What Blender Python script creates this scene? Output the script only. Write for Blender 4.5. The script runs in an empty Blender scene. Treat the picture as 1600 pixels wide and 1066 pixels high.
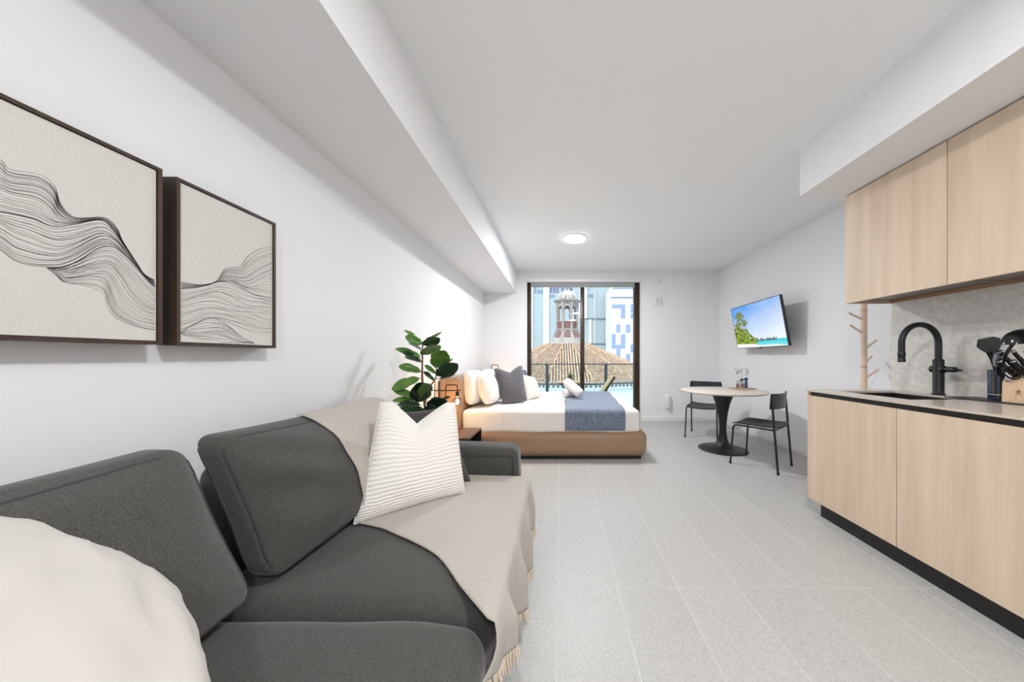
import bpy, bmesh, math, random
from mathutils import Vector, Matrix, noise
from mathutils.bvhtree import BVHTree
random.seed(7)
scene = bpy.context.scene
COL = scene.collection
PI = math.pi

# ------------------------------------------------------------------ camera, sky, sun, exposure
F, CX, CY, CH = 485.0, 875.0, 558.5, 1.164      # focal length / vanishing point in pixels of a 1600 wide frame, eye height
cd = bpy.data.cameras.new('camera'); cam = bpy.data.objects.new('camera', cd); COL.objects.link(cam)
cd.sensor_width = 36.0; cd.sensor_fit = 'HORIZONTAL'; cd.lens = 36.0 * F / 1600
cd.shift_x = -(CX - 800) / 1600; cd.shift_y = (CY - 533) / 1600
cd.clip_start = 0.02; cd.clip_end = 500
cam.location = (0, 0, CH); cam.rotation_euler = (PI / 2, 0, 0)
scene.camera = cam

world = bpy.data.worlds.new('sky'); scene.world = world; world.use_nodes = True
bg = world.node_tree.nodes['Background']; bg.inputs[0].default_value = (0.64, 0.82, 1.0, 1); bg.inputs[1].default_value = 2.1

sd = bpy.data.lights.new('sun', 'SUN'); sun = bpy.data.objects.new('sun', sd); COL.objects.link(sun)
sd.energy = 2.6; sd.angle = math.radians(0.6); sd.color = (1.0, 0.95, 0.87)
sun.rotation_euler = (math.radians(48), 0, math.radians(-32))

vs = scene.view_settings
vs.view_transform = 'Standard'; vs.look = 'None'; vs.gamma = 1.0; vs.use_curve_mapping = False
vs.exposure = 0.65
LAMP_W = (32.0, 18.0, 28.0)     # watts of the ceiling discs, far to near
LAMP_COLOR = (0.96, 0.975, 1.0)

# ------------------------------------------------------------------ helpers
def P(u, v, d):
    """point seen at pixel (u, v) at depth d"""
    return Vector(((u - CX) * d / F, d, CH - (v - CY) * d / F))

ORG = {}
def link(o, parent, origin):
    COL.objects.link(o)
    base = Vector((0, 0, 0))
    if parent is not None:
        o.parent = parent; base = ORG[parent.name]
    o.location = Vector(origin) - base
    ORG[o.name] = Vector(origin)

def thing(name, label, cat, loc, group=None):
    o = bpy.data.objects.new(name, None); o.empty_display_size = 0.05
    link(o, None, loc); o['label'] = label; o['category'] = cat
    if group: o['group'] = group
    return o

def tag(o, label, cat, group=None):
    o['label'] = label; o['category'] = cat
    if group: o['group'] = group
    return o

def struct(o, label=None):
    o['kind'] = 'structure'
    if label: o['label'] = label
    return o

def mesh_obj(name, verts, faces, mat, parent=None, smooth=None, uvs=None):
    verts = [Vector(v) for v in verts]
    lo = Vector((min(v.x for v in verts), min(v.y for v in verts), min(v.z for v in verts)))
    hi = Vector((max(v.x for v in verts), max(v.y for v in verts), max(v.z for v in verts)))
    org = Vector(((lo.x + hi.x) / 2, (lo.y + hi.y) / 2, lo.z))
    me = bpy.data.meshes.new(name)
    me.from_pydata([v - org for v in verts], [], faces)
    if uvs:
        ul = me.uv_layers.new(name='UVMap')
        for lp in me.loops: ul.data[lp.index].uv = uvs[lp.vertex_index]
    bm = bmesh.new(); bm.from_mesh(me)
    bmesh.ops.remove_doubles(bm, verts=bm.verts, dist=1e-5)
    bmesh.ops.recalc_face_normals(bm, faces=bm.faces)
    bm.to_mesh(me); bm.free()
    if smooth is not None:
        me.shade_smooth()
        if smooth < 180: me.set_sharp_from_angle(angle=math.radians(smooth))
    me.materials.append(mat)
    o = bpy.data.objects.new(name, me)
    link(o, parent, org)
    return o

class MB:
    """collects shapes of ONE part"""
    def __init__(s): s.v = []; s.f = []; s.uv = None
    def add(s, vs, fs):
        n = len(s.v); s.v += [Vector(v) for v in vs]; s.f += [tuple(i + n for i in f) for f in fs]
    def box(s, x0, x1, y0, y1, z0, z1, bev=0.0, T=None, seg=2):
        bm = bmesh.new(); bmesh.ops.create_cube(bm, size=1)
        for v in bm.verts:
            v.co = Vector((x0 + (v.co.x + .5) * (x1 - x0), y0 + (v.co.y + .5) * (y1 - y0), z0 + (v.co.z + .5) * (z1 - z0)))
        if bev > 0: bmesh.ops.bevel(bm, geom=list(bm.edges), offset=bev, segments=seg, affect='EDGES', profile=.5)
        bm.verts.index_update()
        vs = [v.co.copy() for v in bm.verts]; fs = [[v.index for v in f.verts] for f in bm.faces]; bm.free()
        if T: vs = [T(v) for v in vs]
        s.add(vs, fs); return s
    def tube(s, pts, r, seg=8, closed=False, cap=True, r2=None, T=None):
        pts = [Vector(p) for p in pts]
        if T: pts = [T(p) for p in pts]
        n = len(pts); vs = []; fs = []
        rad = r if isinstance(r, (list, tuple)) else [r if r2 is None else r + (r2 - r) * i / max(1, n - 1) for i in range(n)]
        up = None
        for i, p in enumerate(pts):
            if closed: t = pts[(i + 1) % n] - pts[i - 1]
            else: t = pts[min(i + 1, n - 1)] - pts[max(i - 1, 0)]
            t = t.normalized() if t.length > 1e-9 else Vector((0, 0, 1))
            if up is None:
                up = Vector((0, 0, 1)) if abs(t.z) < .9 else Vector((1, 0, 0))
            up = (up - t * up.dot(t))
            up = up.normalized() if up.length > 1e-6 else t.orthogonal().normalized()
            w = t.cross(up)
            for k in range(seg):
                a = 2 * PI * k / seg
                vs.append(p + (up * math.cos(a) + w * math.sin(a)) * rad[i])
        for i in range(n if closed else n - 1):
            for k in range(seg):
                a = i * seg + k; b = i * seg + (k + 1) % seg; j = (i + 1) % n
                fs.append((a, b, j * seg + (k + 1) % seg, j * seg + k))
        if cap and not closed:
            fs.append(tuple(range(seg - 1, -1, -1))); fs.append(tuple((n - 1) * seg + k for k in range(seg)))
        s.add(vs, fs); return s
    def lathe(s, prof, c=(0, 0, 0), seg=24, T=None):
        c = Vector(c); vs = []; fs = []
        for (r, z) in prof:
            for k in range(seg):
                a = 2 * PI * k / seg
                p = Vector((max(r, 1e-4) * math.cos(a), max(r, 1e-4) * math.sin(a), z))
                vs.append((T(p) if T else p + c))
        n = len(prof)
        for i in range(n - 1):
            for k in range(seg):
                fs.append((i * seg + k, i * seg + (k + 1) % seg, (i + 1) * seg + (k + 1) % seg, (i + 1) * seg + k))
        fs.append(tuple(range(seg - 1, -1, -1))); fs.append(tuple((n - 1) * seg + k for k in range(seg)))
        s.add(vs, fs); return s
    def prism(s, poly, a, b):
        """poly: list of points, extruded by vector from a-offset to b-offset"""
        n = len(poly); a = Vector(a); b = Vector(b)
        vs = [Vector(p) + a for p in poly] + [Vector(p) + b for p in poly]
        fs = [tuple(range(n - 1, -1, -1)), tuple(range(n, 2 * n))] + [(i, (i + 1) % n, n + (i + 1) % n, n + i) for i in range(n)]
        s.add(vs, fs); return s
    def rbox(s, x0, x1, y0, y1, z0, z1, r, m=8, k=4, puff=(0, 0, 0), fn=None):
        """soft rounded box; puff bulges the faces outward along each axis"""
        c = Vector(((x0 + x1) / 2, (y0 + y1) / 2, (z0 + z1) / 2)); h = Vector(((x1 - x0) / 2, (y1 - y0) / 2, (z1 - z0) / 2))
        r = min(r, h.x * .98, h.y * .98, h.z * .98)
        def samples(hh):
            inn = hh - r; out = []
            for i in range(k): out.append(-hh + r * (1 - math.cos(PI / 2 * i / k)) if False else -hh + r * math.tan(PI / 4 * i / k))
            for i in range(m + 1): out.append(-inn + 2 * inn * i / m)
            for i in range(k): out.append(hh - r * math.tan(PI / 4 * (k - 1 - i) / k))
            return out
        S = [samples(h.x), samples(h.y), samples(h.z)]
        def place(p):
            inn = Vector([max(-(h[i] - r), min(h[i] - r, p[i])) for i in range(3)])
            d = p - inn
            q = inn + d.normalized() * r if d.length > 1e-9 else p.copy()
            n = [max(-1, min(1, q[i] / h[i])) for i in range(3)]
            for i in range(3):
                a, b = [j for j in range(3) if j != i]
                q[i] += puff[i] * n[i] * (1 - n[a] ** 2) * (1 - n[b] ** 2)
            q = q + c
            return fn(q) if fn else q
        for ax in range(3):
            a, b = [j for j in range(3) if j != ax]
            for sg in (-1, 1):
                vs = []; fs = []
                for va in S[a]:
                    for vb in S[b]:
                        p = Vector((0, 0, 0)); p[ax] = sg * h[ax]; p[a] = va; p[b] = vb
                        vs.append(place(p))
                nb = len(S[b])
                for i in range(len(S[a]) - 1):
                    for j in range(nb - 1):
                        fs.append((i * nb + j, i * nb + j + 1, (i + 1) * nb + j + 1, (i + 1) * nb + j))
                s.add(vs, fs)
        return s
    def build(s, name, mat, parent=None, smooth=40):
        return mesh_obj(name, s.v, s.f, mat, parent, smooth, s.uv)

def arc(c, r, a0, a1, n, ax, ay):
    c = Vector(c); ax = Vector(ax); ay = Vector(ay)
    return [c + ax * (r * math.cos(a0 + (a1 - a0) * i / n)) + ay * (r * math.sin(a0 + (a1 - a0) * i / n)) for i in range(n + 1)]

def bend(pts, r=0.03, n=4):
    """round the inner corners of a polyline"""
    pts = [Vector(p) for p in pts]; out = [pts[0]]
    for i in range(1, len(pts) - 1):
        p, a, b = pts[i], pts[i - 1], pts[i + 1]
        ra = min(r, (a - p).length / 2); rb = min(r, (b - p).length / 2)
        s, e = p + (a - p).normalized() * ra, p + (b - p).normalized() * rb
        for k in range(n + 1):
            t = k / n; out.append(s * (1 - t) ** 2 + p * 2 * t * (1 - t) + e * t * t)
    out.append(pts[-1]); return out

def crom(pts, n):
    """n+1 samples of a Catmull-Rom curve"""
    pts = [Vector(p) for p in pts]; m = len(pts) - 1; out = []
    for i in range(n + 1):
        t = i / n * m; k = min(int(t), m - 1); t -= k
        p0, p1, p2, p3 = pts[max(k - 1, 0)], pts[k], pts[k + 1], pts[min(k + 2, m)]
        out.append(0.5 * ((2 * p1) + (p2 - p0) * t + (2 * p0 - 5 * p1 + 4 * p2 - p3) * t * t + (3 * p1 - p0 - 3 * p2 + p3) * t ** 3))
    return out

# ------------------------------------------------------------------ materials
def srgb(r, g, b):
    f = lambda c: (c / 255 / 12.92) if c / 255 <= .04045 else ((c / 255 + .055) / 1.055) ** 2.4
    return (f(r), f(g), f(b), 1)

def mat(name, col, rough=.6, metal=0, col2=None, scale=(8, 8, 8), nscale=1.0, detail=4, bump=0, bscale=60, bdist=.002,
        spec=.5, coat=0, emit=None, estr=0, sheen=0, rand=0, lo=.35, hi=.65, bvec=None, coord='Object'):
    m = bpy.data.materials.new(name); m.use_nodes = True
    nt = m.node_tree; N = nt.nodes; L = nt.links; b = N['Principled BSDF']
    b.inputs['Base Color'].default_value = col; b.inputs['Roughness'].default_value = rough
    b.inputs['Metallic'].default_value = metal; b.inputs['Specular IOR Level'].default_value = spec
    b.inputs['Coat Weight'].default_value = coat; b.inputs['Sheen Weight'].default_value = sheen
    if emit: b.inputs['Emission Color'].default_value = emit; b.inputs['Emission Strength'].default_value = estr
    tc = N.new('ShaderNodeTexCoord'); out = None
    if col2 is not None:
        mp = N.new('ShaderNodeMapping'); mp.inputs['Scale'].default_value = scale; L.new(tc.outputs[coord], mp.inputs[0])
        nz = N.new('ShaderNodeTexNoise'); nz.inputs['Scale'].default_value = nscale; nz.inputs['Detail'].default_value = detail; nz.inputs['Roughness'].default_value = .62
        L.new(mp.outputs[0], nz.inputs['Vector'])
        if rand:
            oi = N.new('ShaderNodeObjectInfo'); nz.noise_dimensions = '4D'
            ml = N.new('ShaderNodeMath'); ml.operation = 'MULTIPLY'; ml.inputs[1].default_value = 40; L.new(oi.outputs['Random'], ml.inputs[0]); L.new(ml.outputs[0], nz.inputs['W'])
        cr = N.new('ShaderNodeValToRGB'); cr.color_ramp.elements[0].position = lo; cr.color_ramp.elements[1].position = hi
        cr.color_ramp.elements[0].color = col; cr.color_ramp.elements[1].color = col2
        L.new(nz.outputs['Fac'], cr.inputs[0]); out = cr.outputs[0]
    if rand:
        if 'oi' not in dir(): oi = N.new('ShaderNodeObjectInfo')
        mr = N.new('ShaderNodeMapRange'); mr.inputs['To Min'].default_value = 1 - rand; mr.inputs['To Max'].default_value = 1 + rand
        L.new(oi.outputs['Random'], mr.inputs[0])
        hs = N.new('ShaderNodeHueSaturation'); L.new(mr.outputs[0], hs.inputs['Value'])
        if out: L.new(out, hs.inputs['Color'])
        else: hs.inputs['Color'].default_value = col
        out = hs.outputs[0]
    if out: L.new(out, b.inputs['Base Color'])
    if bump:
        nb = N.new('ShaderNodeTexNoise'); nb.inputs['Scale'].default_value = bscale; nb.inputs['Detail'].default_value = 3
        if bvec:
            mb = N.new('ShaderNodeMapping'); mb.inputs['Scale'].default_value = bvec; L.new(tc.outputs['Object'], mb.inputs[0]); L.new(mb.outputs[0], nb.inputs['Vector'])
        else: L.new(tc.outputs['Object'], nb.inputs['Vector'])
        bp = N.new('ShaderNodeBump'); bp.inputs['Strength'].default_value = bump; bp.inputs['Distance'].default_value = bdist
        L.new(nb.outputs['Fac'], bp.inputs['Height']); L.new(bp.outputs[0], b.inputs['Normal'])
    return m

def glass(name, tint=(.95, .98, .98, 1), refl=1.0, rough=0.0):
    m = bpy.data.materials.new(name); m.use_nodes = True
    nt = m.node_tree; N = nt.nodes; L = nt.links; N.remove(N['Principled BSDF'])
    tr = N.new('ShaderNodeBsdfTransparent'); tr.inputs[0].default_value = tint
    gl = N.new('ShaderNodeBsdfGlossy'); gl.inputs['Roughness'].default_value = rough
    fr = N.new('ShaderNodeFresnel'); fr.inputs[0].default_value = 1.45
    ml = N.new('ShaderNodeMath'); ml.operation = 'MULTIPLY'; ml.inputs[1].default_value = refl
    mx = N.new('ShaderNodeMixShader'); L.new(fr.outputs[0], ml.inputs[0]); L.new(ml.outputs[0], mx.inputs[0])
    L.new(tr.outputs[0], mx.inputs[1]); L.new(gl.outputs[0], mx.inputs[2]); L.new(mx.outputs[0], N['Material Output'].inputs[0])
    return m

def emitter(name, col, s):
    m = bpy.data.materials.new(name); m.use_nodes = True; N = m.node_tree.nodes; N.remove(N['Principled BSDF'])
    e = N.new('ShaderNodeEmission'); e.inputs[0].default_value = col; e.inputs[1].default_value = s
    m.node_tree.links.new(e.outputs[0], N['Material Output'].inputs[0]); return m

M = {}
M['wall'] = mat('wall_paint', srgb(241, 241, 242), .85, bump=.05, bscale=220, bdist=.001, spec=.3)
M['ceil'] = mat('ceiling_paint', srgb(250, 250, 250), .9, spec=.2)
M['white'] = mat('white_satin', srgb(238, 238, 237), .45)
M['grout'] = mat('grout', srgb(226, 224, 221), .8)
M['tile'] = mat('stone_tile', srgb(172, 170, 167), .44, col2=srgb(191, 189, 186), scale=(1, 1, 1), nscale=95, detail=12, rand=.02, lo=.33, hi=.60, spec=.6)
M['bronze'] = mat('dark_bronze', srgb(52, 40, 30), .35, metal=.35, col2=srgb(66, 48, 34), scale=(30, 30, 1))
M['black'] = mat('matt_black', srgb(22, 22, 24), .45)
M['blackgloss'] = mat('black_gloss', srgb(16, 17, 20), .15, coat=.3)
M['navyblack'] = mat('blue_black_lacquer', srgb(28, 34, 44), .35)
M['seatblack'] = mat('black_stained_ply', srgb(26, 26, 28), .5, col2=srgb(36, 35, 36), scale=(3, 60, 3))
M['oak'] = mat('pale_oak', srgb(206, 182, 157), .55, col2=srgb(226, 206, 183), scale=(9, 9, .55), nscale=1.6, detail=7, rand=.03, lo=.3, hi=.7, bump=.06, bscale=3, bvec=(60, 60, 1.4))
M['oakdark'] = mat('oak_edge', srgb(150, 115, 86), .6, col2=srgb(170, 135, 104), scale=(9, 1, 9))
M['quartz'] = mat('grey_quartz', srgb(194, 190, 185), .3, col2=srgb(226, 221, 214), scale=(1, 1, 1), nscale=34, detail=14, lo=.25, hi=.7, spec=.5)
M['counter'] = mat('greige_worktop', srgb(196, 184, 170), .2, col2=srgb(208, 197, 184), scale=(1, 1, 1), nscale=30, detail=6, spec=.5)
M['sofa'] = mat('charcoal_fabric', srgb(54, 54, 52), .95, col2=srgb(94, 92, 88), scale=(1, 1, 1), nscale=300, detail=4, bump=.35, bscale=420, bdist=.0015, sheen=.25, lo=.3, hi=.7, spec=.15)
M['sofapipe'] = mat('charcoal_piping', srgb(66, 67, 67), .95, sheen=.2, spec=.1)
M['linen'] = mat('white_linen', srgb(238, 235, 230), .9, bump=.35, bscale=9, bdist=.012, spec=.15)
M['linenbed'] = mat('white_bed_linen', srgb(236, 233, 229), .9, bump=.3, bscale=7, bdist=.012, spec=.15)
M['cushgrey'] = mat('slate_velvet', srgb(92, 90, 94), .9, col2=srgb(108, 105, 108), nscale=10, sheen=.4, bump=.2, bscale=14, bdist=.008, spec=.1)
M['cushblue'] = mat('blue_grey_fabric', srgb(104, 112, 128), .9, spec=.1)
M['cushcream'] = mat('cream_fleck_fabric', srgb(226, 214, 205), .95, col2=srgb(238, 230, 222), nscale=20, bump=.4, bscale=60, bdist=.004, spec=.1)
M['runner'] = mat('grey_melange_weave', srgb(82, 90, 106), .8, col2=srgb(136, 149, 170), scale=(1, 1, .35), nscale=110, detail=5, bump=.3, bscale=120, bdist=.003, spec=.4, sheen=.3)
M['towel'] = mat('white_terry', srgb(232, 227, 226), 1, bump=.6, bscale=120, bdist=.004, spec=.05)
M['leather'] = mat('tan_leather', srgb(154, 125, 99), .42, col2=srgb(163, 134, 108), nscale=3, bump=.12, bscale=90, bdist=.001, spec=.4)
M['walnut'] = mat('dark_walnut', srgb(74, 52, 44), .4, col2=srgb(92, 66, 55), scale=(30, 3, 30), nscale=1)
M['frame'] = mat('dark_brown_frame', srgb(56, 42, 33), .5, col2=srgb(74, 57, 44), scale=(20, 20, 1), nscale=2)
M['canvas'] = mat('off_white_canvas', srgb(214, 211, 205), .95, col2=srgb(220, 217, 212), nscale=20, bump=.25, bscale=600, bdist=.0006, spec=.1)
M['ink'] = mat('charcoal_ink', srgb(44, 44, 44), .9, spec=.1)
M['birch'] = mat('pale_birch', srgb(222, 196, 172), .5, col2=srgb(230, 207, 185), scale=(20, 20, 1), nscale=1)
M['tabletop'] = mat('ash_table_top', srgb(222, 208, 192), .35, col2=srgb(232, 220, 206), scale=(2, 30, 2), nscale=1)
M['steel'] = mat('steel', srgb(190, 190, 190), .25, metal=1)
M['sink'] = mat('dark_sink', srgb(58, 54, 50), .35, metal=.6)
M['leaf'] = mat('leaf_green', srgb(66, 108, 38), .38, col2=srgb(104, 146, 60), nscale=1.2, spec=.5, rand=.12)
M['leafdark'] = mat('leaf_dark_green', srgb(24, 50, 30), .3, col2=srgb(40, 70, 40), nscale=1.2, spec=.5, rand=.1)
M['bark'] = mat('bark', srgb(112, 82, 66), .9, col2=srgb(140, 108, 90), scale=(40, 40, 8))
M['pot'] = mat('stone_pot', srgb(140, 138, 134), .8, bump=.2)
M['soil'] = mat('soil', srgb(50, 38, 30), 1)
M['glasspane'] = glass('window_glass', (.97, .985, .985, 1), .8)
M['clear'] = glass('clear_glass', (.96, .95, .92, 1), .9)
M['railglass'] = glass('rail_glass', (.93, .965, .945, 1), .7)
M['pink'] = glass('pink_glass', (.82, .35, .5, 1), .8)
M['blueglass'] = glass('blue_glass', (.10, .33, .62, 1), .8)
M['concrete'] = mat('balcony_concrete', srgb(230, 230, 228), .8)
M['railgreen'] = mat('dark_green_metal', srgb(38, 50, 50), .4)

# ================================================================== ROOM SHELL
XL, XR, YF, YB, ZC = -1.37, 2.89, 5.63, -2.4, 2.73
WX0, WX1, WZ1 = -0.598, 1.455, 2.535           # sliding door opening

fl = struct(MB().box(XL - .15, XR + .15, YB - .15, YF + .25, -.12, -.0012).build('floor', M['grout'], smooth=None), 'pale grey stone tile floor')
tx, ty, g = .3048, .61, .0014
cache = {}
k0 = math.floor((XL + .012) / tx); j0 = math.floor((YB - 1.57) / ty)
for k in range(k0, int((XR + .02) / tx) + 1):
    for j in range(j0, int((YF - 1.57) / ty) + 1):
        x0 = max(-.012 + k * tx, XL); x1 = min(-.012 + (k + 1) * tx, XR)
        y0 = max(1.57 + j * ty, YB); y1 = min(1.57 + (j + 1) * ty, YF)
        if x1 - x0 < .02 or y1 - y0 < .02: continue
        key = (round(x1 - x0, 3), round(y1 - y0, 3))
        if key in cache:
            o = bpy.data.objects.new('floor_tile', cache[key]); link(o, fl, ((x0 + x1) / 2, (y0 + y1) / 2, -.008))
        else:
            b_ = MB(); w, d = x1 - x0 - 2 * g, y1 - y0 - 2 * g; cx_, cy_ = (x0 + x1) / 2, (y0 + y1) / 2; c = .0006
            vs_ = []
            for (zz, ins) in ((-.008, 0), (-.0005, 0), (0, c)):
                for sx, sy in ((-1, -1), (1, -1), (1, 1), (-1, 1)): vs_.append((cx_ + sx * (w / 2 - ins), cy_ + sy * (d / 2 - ins), zz))
            fs_ = [(8, 9, 10, 11)] + [(l * 4 + i, l * 4 + (i + 1) % 4, l * 4 + 4 + (i + 1) % 4, l * 4 + 4 + i) for l in range(2) for i in range(4)]
            b_.add(vs_, fs_); o = b_.build('floor_tile', M['tile'], fl, smooth=None); cache[key] = o.data

struct(MB().box(XL - .15, XR + .15, YB - .15, YF + .25, ZC, ZC + .2).build('ceiling', M['ceil'], smooth=None), 'flat white ceiling')
struct(MB().box(XL - .15, XL, YB - .15, YF, 0, ZC).build('wall_left', M['wall'], smooth=None), 'white wall behind the sofa')
struct(MB().box(XR, XR + .15, YB - .15, YF, 0, ZC).build('wall_right', M['wall'], smooth=None), 'white wall behind the round table')
struct(MB().box(XL, XR, YB - .15, YB, 0, ZC).build('wall_back', M['wall'], smooth=None), 'white wall behind the viewer')
wf = MB()
wf.box(XL - .15, WX0, YF, YF + .2, 0, ZC); wf.box(WX1, XR + .15, YF, YF + .2, 0, ZC); wf.box(WX0, WX1, YF, YF + .2, WZ1 + .05, ZC)
struct(wf.build('wall_far', M['wall'], smooth=None), 'white far wall around the sliding door')
KX, KY = 2.50, 2.33
struct(MB().box(KX, XR, YB, KY, 0, ZC).build('wall_kitchen', M['wall'], smooth=None), 'white wall behind the kitchen units')
struct(MB().box(-1.37, -.787, YB, YF, 2.33, ZC).build('trim_1', M['wall'], smooth=None), 'white boxed ceiling beam along the left wall')
struct(MB().box(1.80, KX, YB, KY, 2.372, ZC).build('trim_2', M['wall'], smooth=None), 'white soffit above the kitchen wall cabinets')
bbh, bbt = .10, .012
struct(MB().box(WX1 + .03, XR, YF - bbt, YF, 0, bbh, .003).build('baseboard_far', M['white']), 'white baseboard under the thermostat wall')
struct(MB().box(XR - bbt, XR, KY + .01, YF - bbt, 0, bbh, .003).build('baseboard_right', M['white']), 'white baseboard behind the round table')
struct(MB().box(XL, XL + bbt, YB, YF, 0, bbh, .003).build('baseboard_left', M['white']), 'white baseboard behind the sofa')

# ---- sliding glass door
dr = MB()
y0, y1 = YF + .05, YF + .15
dr.box(WX0, WX0 + .07, y0, y1, 0, WZ1, .004); dr.box(WX1 - .10, WX1, y0, y1, 0, WZ1, .004)
dr.box(WX0, WX1, y0, y1, WZ1 - .03, WZ1 + .05, .004); dr.box(WX0, WX1, y0, y1, 0, .04, .004)
door = struct(dr.build('door_1', M['bronze']), 'dark bronze framed sliding glass balcony door')
MB().box(.372, .447, y0 - .012, y1 - .01, .04, WZ1 - .03, .004).build('door_stile', M['bronze'], door)
MB().box(WX0 + .07, .372, y0 + .045, y0 + .053, .04, WZ1 - .03).build('glass_pane', M['glasspane'], door)
MB().box(.447, WX1 - .10, y0 + .028, y0 + .036, .04, WZ1 - .03).build('glass_pane', M['glasspane'], door)
hd = MB(); hd.lathe([(.0, 0), (.032, 0), (.032, .012), (.018, .03), (.018, .05), (0, .05)], seg=16, T=lambda p: Vector((WX1 - .075 + p.x, y0 - p.z, 1.06 + p.y)))
hd.build('door_handle', M['black'], door)
rev = MB(); rev.box(WX0 - .012, WX0, YF - .006, YF + .05, 0, WZ1 + .05); rev.box(WX1, WX1 + .012, YF - .006, YF + .05, 0, WZ1 + .05)
struct(rev.build('trim_3', M['white'], smooth=None), 'slim white edge trim of the balcony door')

bl = thing('roller_blind', 'rolled-up roller blind with white cassette above the balcony door', 'blind', (.43, YF - .03, WZ1 - .1))
MB().box(WX0 + .004, WX1 - .004, YF - .05, YF + .03, WZ1 - .012, WZ1 + .045, .006).build('cassette', M['white'], bl)
M['blindgrey'] = mat('grey_blind_fabric', srgb(172, 174, 172), .8, col2=srgb(150, 152, 150), scale=(2, 2, 160), nscale=1)
MB().box(WX0 + .07, WX1 - .10, YF + .004, YF + .010, WZ1 - .085, WZ1 - .01).build('fabric', M['blindgrey'], bl)
MB().box(WX0 + .07, WX1 - .10, YF - .002, YF + .016, WZ1 - .10, WZ1 - .083, .004).build('bottom_bar', M['blindgrey'], bl)

# ---- ceiling lights
M['diffuser'] = emitter('lamp_diffuser', (1, .98, .95, 1), 12)
def ceiling_light(x, y, label, watt):
    t = thing('ceiling_light', label, 'ceiling light', (x, y, ZC - .03), 'flush round ceiling lights')
    MB().lathe([(.125, ZC), (.150, ZC), (.152, ZC - .008), (.150, ZC - .012), (.144, ZC - .012), (.142, ZC - .008)], (x, y, 0), 40).build('rim', M['white'], t)
    MB().lathe([(0, ZC - .006), (.1435, ZC - .006), (.1435, ZC - .016), (.138, ZC - .022), (.10, ZC - .027), (0, ZC - .029)], (x, y, 0), 40).build('diffuser', M['diffuser'], t)
    ld = bpy.data.lights.new('disc_lamp', 'AREA'); ld.shape = 'DISK'; ld.size = .27; ld.energy = watt; ld.color = LAMP_COLOR; ld.spread = PI
    lo = bpy.data.objects.new('disc_lamp', ld); link(lo, t, (x, y, ZC - .034))
ceiling_light(.193, 4.07, 'glowing round flush ceiling light in front of the balcony door', LAMP_W[0])
ceiling_light(.58, .60, 'glowing round flush ceiling light above the sofa and kitchen', LAMP_W[1])
ceiling_light(.52, -1.45, 'glowing round flush ceiling light behind the viewer', LAMP_W[2])

# ================================================================== KITCHEN
FX, UX = 1.857, 2.138          # front planes of base and wall units
UY = .616
for i, lab in enumerate(['pale oak base cabinet at the open end beside the dining table', 'pale oak base cabinet second from the dining table',
                         'pale oak base cabinet third from the dining table', 'pale oak base cabinet farthest from the dining table']):
    a = KY - UY * (i + 1); b = KY - UY * i
    t = thing('base_cabinet', lab, 'cabinet', ((FX + KX) / 2, (a + b) / 2, 0), 'oak base cabinets')
    c_ = MB(); c_.box(FX + .022, KX - .002, a + .001, a + .018, .116, .905); c_.box(FX + .022, KX - .002, b - .018, b - .001 + (0), .116, .905)
    c_.box(FX + .022, KX - .002, a + .018, b - .018, .116, .134); c_.box(KX - .012, KX - .002, a + .018, b - .018, .134, .905)
    c_.build('carcass', M['oak'], t, smooth=None)
    MB().box(FX, FX + .020, a + .0018, b - (.0018 if i else .016), .116, .880, .0012, seg=1).build('door', M['oak'], t)
    MB().box(FX + .018, FX + .05, a, b - (.0 if i else .017), .872, .910).build('handle_channel', M['black'], t, smooth=None)
    MB().box(FX + .055, FX + .073, a, b - (0 if i else .055), 0, .118).build('toe_kick', M['black'], t, smooth=None)
    if i == 0:
        MB().box(FX - .0, KX - .002, b - .015, b, .116, .911, .001, seg=1).build('end_panel', M['oak'], t)
        MB().box(FX + .073, KX - .002, b - .073, b - .055, 0, .116).build('toe_kick', M['black'], t, smooth=None)
# worktop with a sink cut-out
SX0, SX1, SY0, SY1 = 1.985, 2.365, 1.76, 2.20
wt = MB(); wx0, wx1, wy0, wy1 = FX - .016, KX - .012, KY - 4 * UY, KY + .004
for (a, b, c, d) in ((wx0, SX0, wy0, wy1), (SX1, wx1, wy0, wy1), (SX0, SX1, wy0, SY0), (SX0, SX1, SY1, wy1)): wt.box(a, b, c, d, .912, .924)
tag(wt.build('worktop', M['counter'], smooth=None), 'thin greige stone worktop with sink cut-out on the oak units', 'worktop')
snk = MB()
snk.box(SX0 - .012, SX0, SY0 - .012, SY1 + .012, .74, .911); snk.box(SX1, SX1 + .012, SY0 - .012, SY1 + .012, .74, .911)
snk.box(SX0, SX1, SY0 - .012, SY0, .74, .911); snk.box(SX0, SX1, SY1, SY1 + .012, .74, .911); snk.box(SX0, SX1, SY0, SY1, .728, .742)
sk = thing('kitchen_sink', 'dark undermount sink in the greige worktop', 'sink', ((SX0 + SX1) / 2, (SY0 + SY1) / 2, .728))
snk.build('basin', M['sink'], sk, smooth=None)
MB().lathe([(0, .742), (.045, .742), (.045, .746), (.03, .747), (0, .744)], ((SX0 + SX1) / 2, (SY0 + SY1) / 2, 0), 20).build('drain', M['steel'], sk)
tag(MB().box(KX - .012, KX - .0005, KY - 4 * UY, KY, .9241, 1.569).build('backsplash', M['quartz'], smooth=None), 'speckled grey stone backsplash behind the black faucet', 'backsplash')

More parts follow.
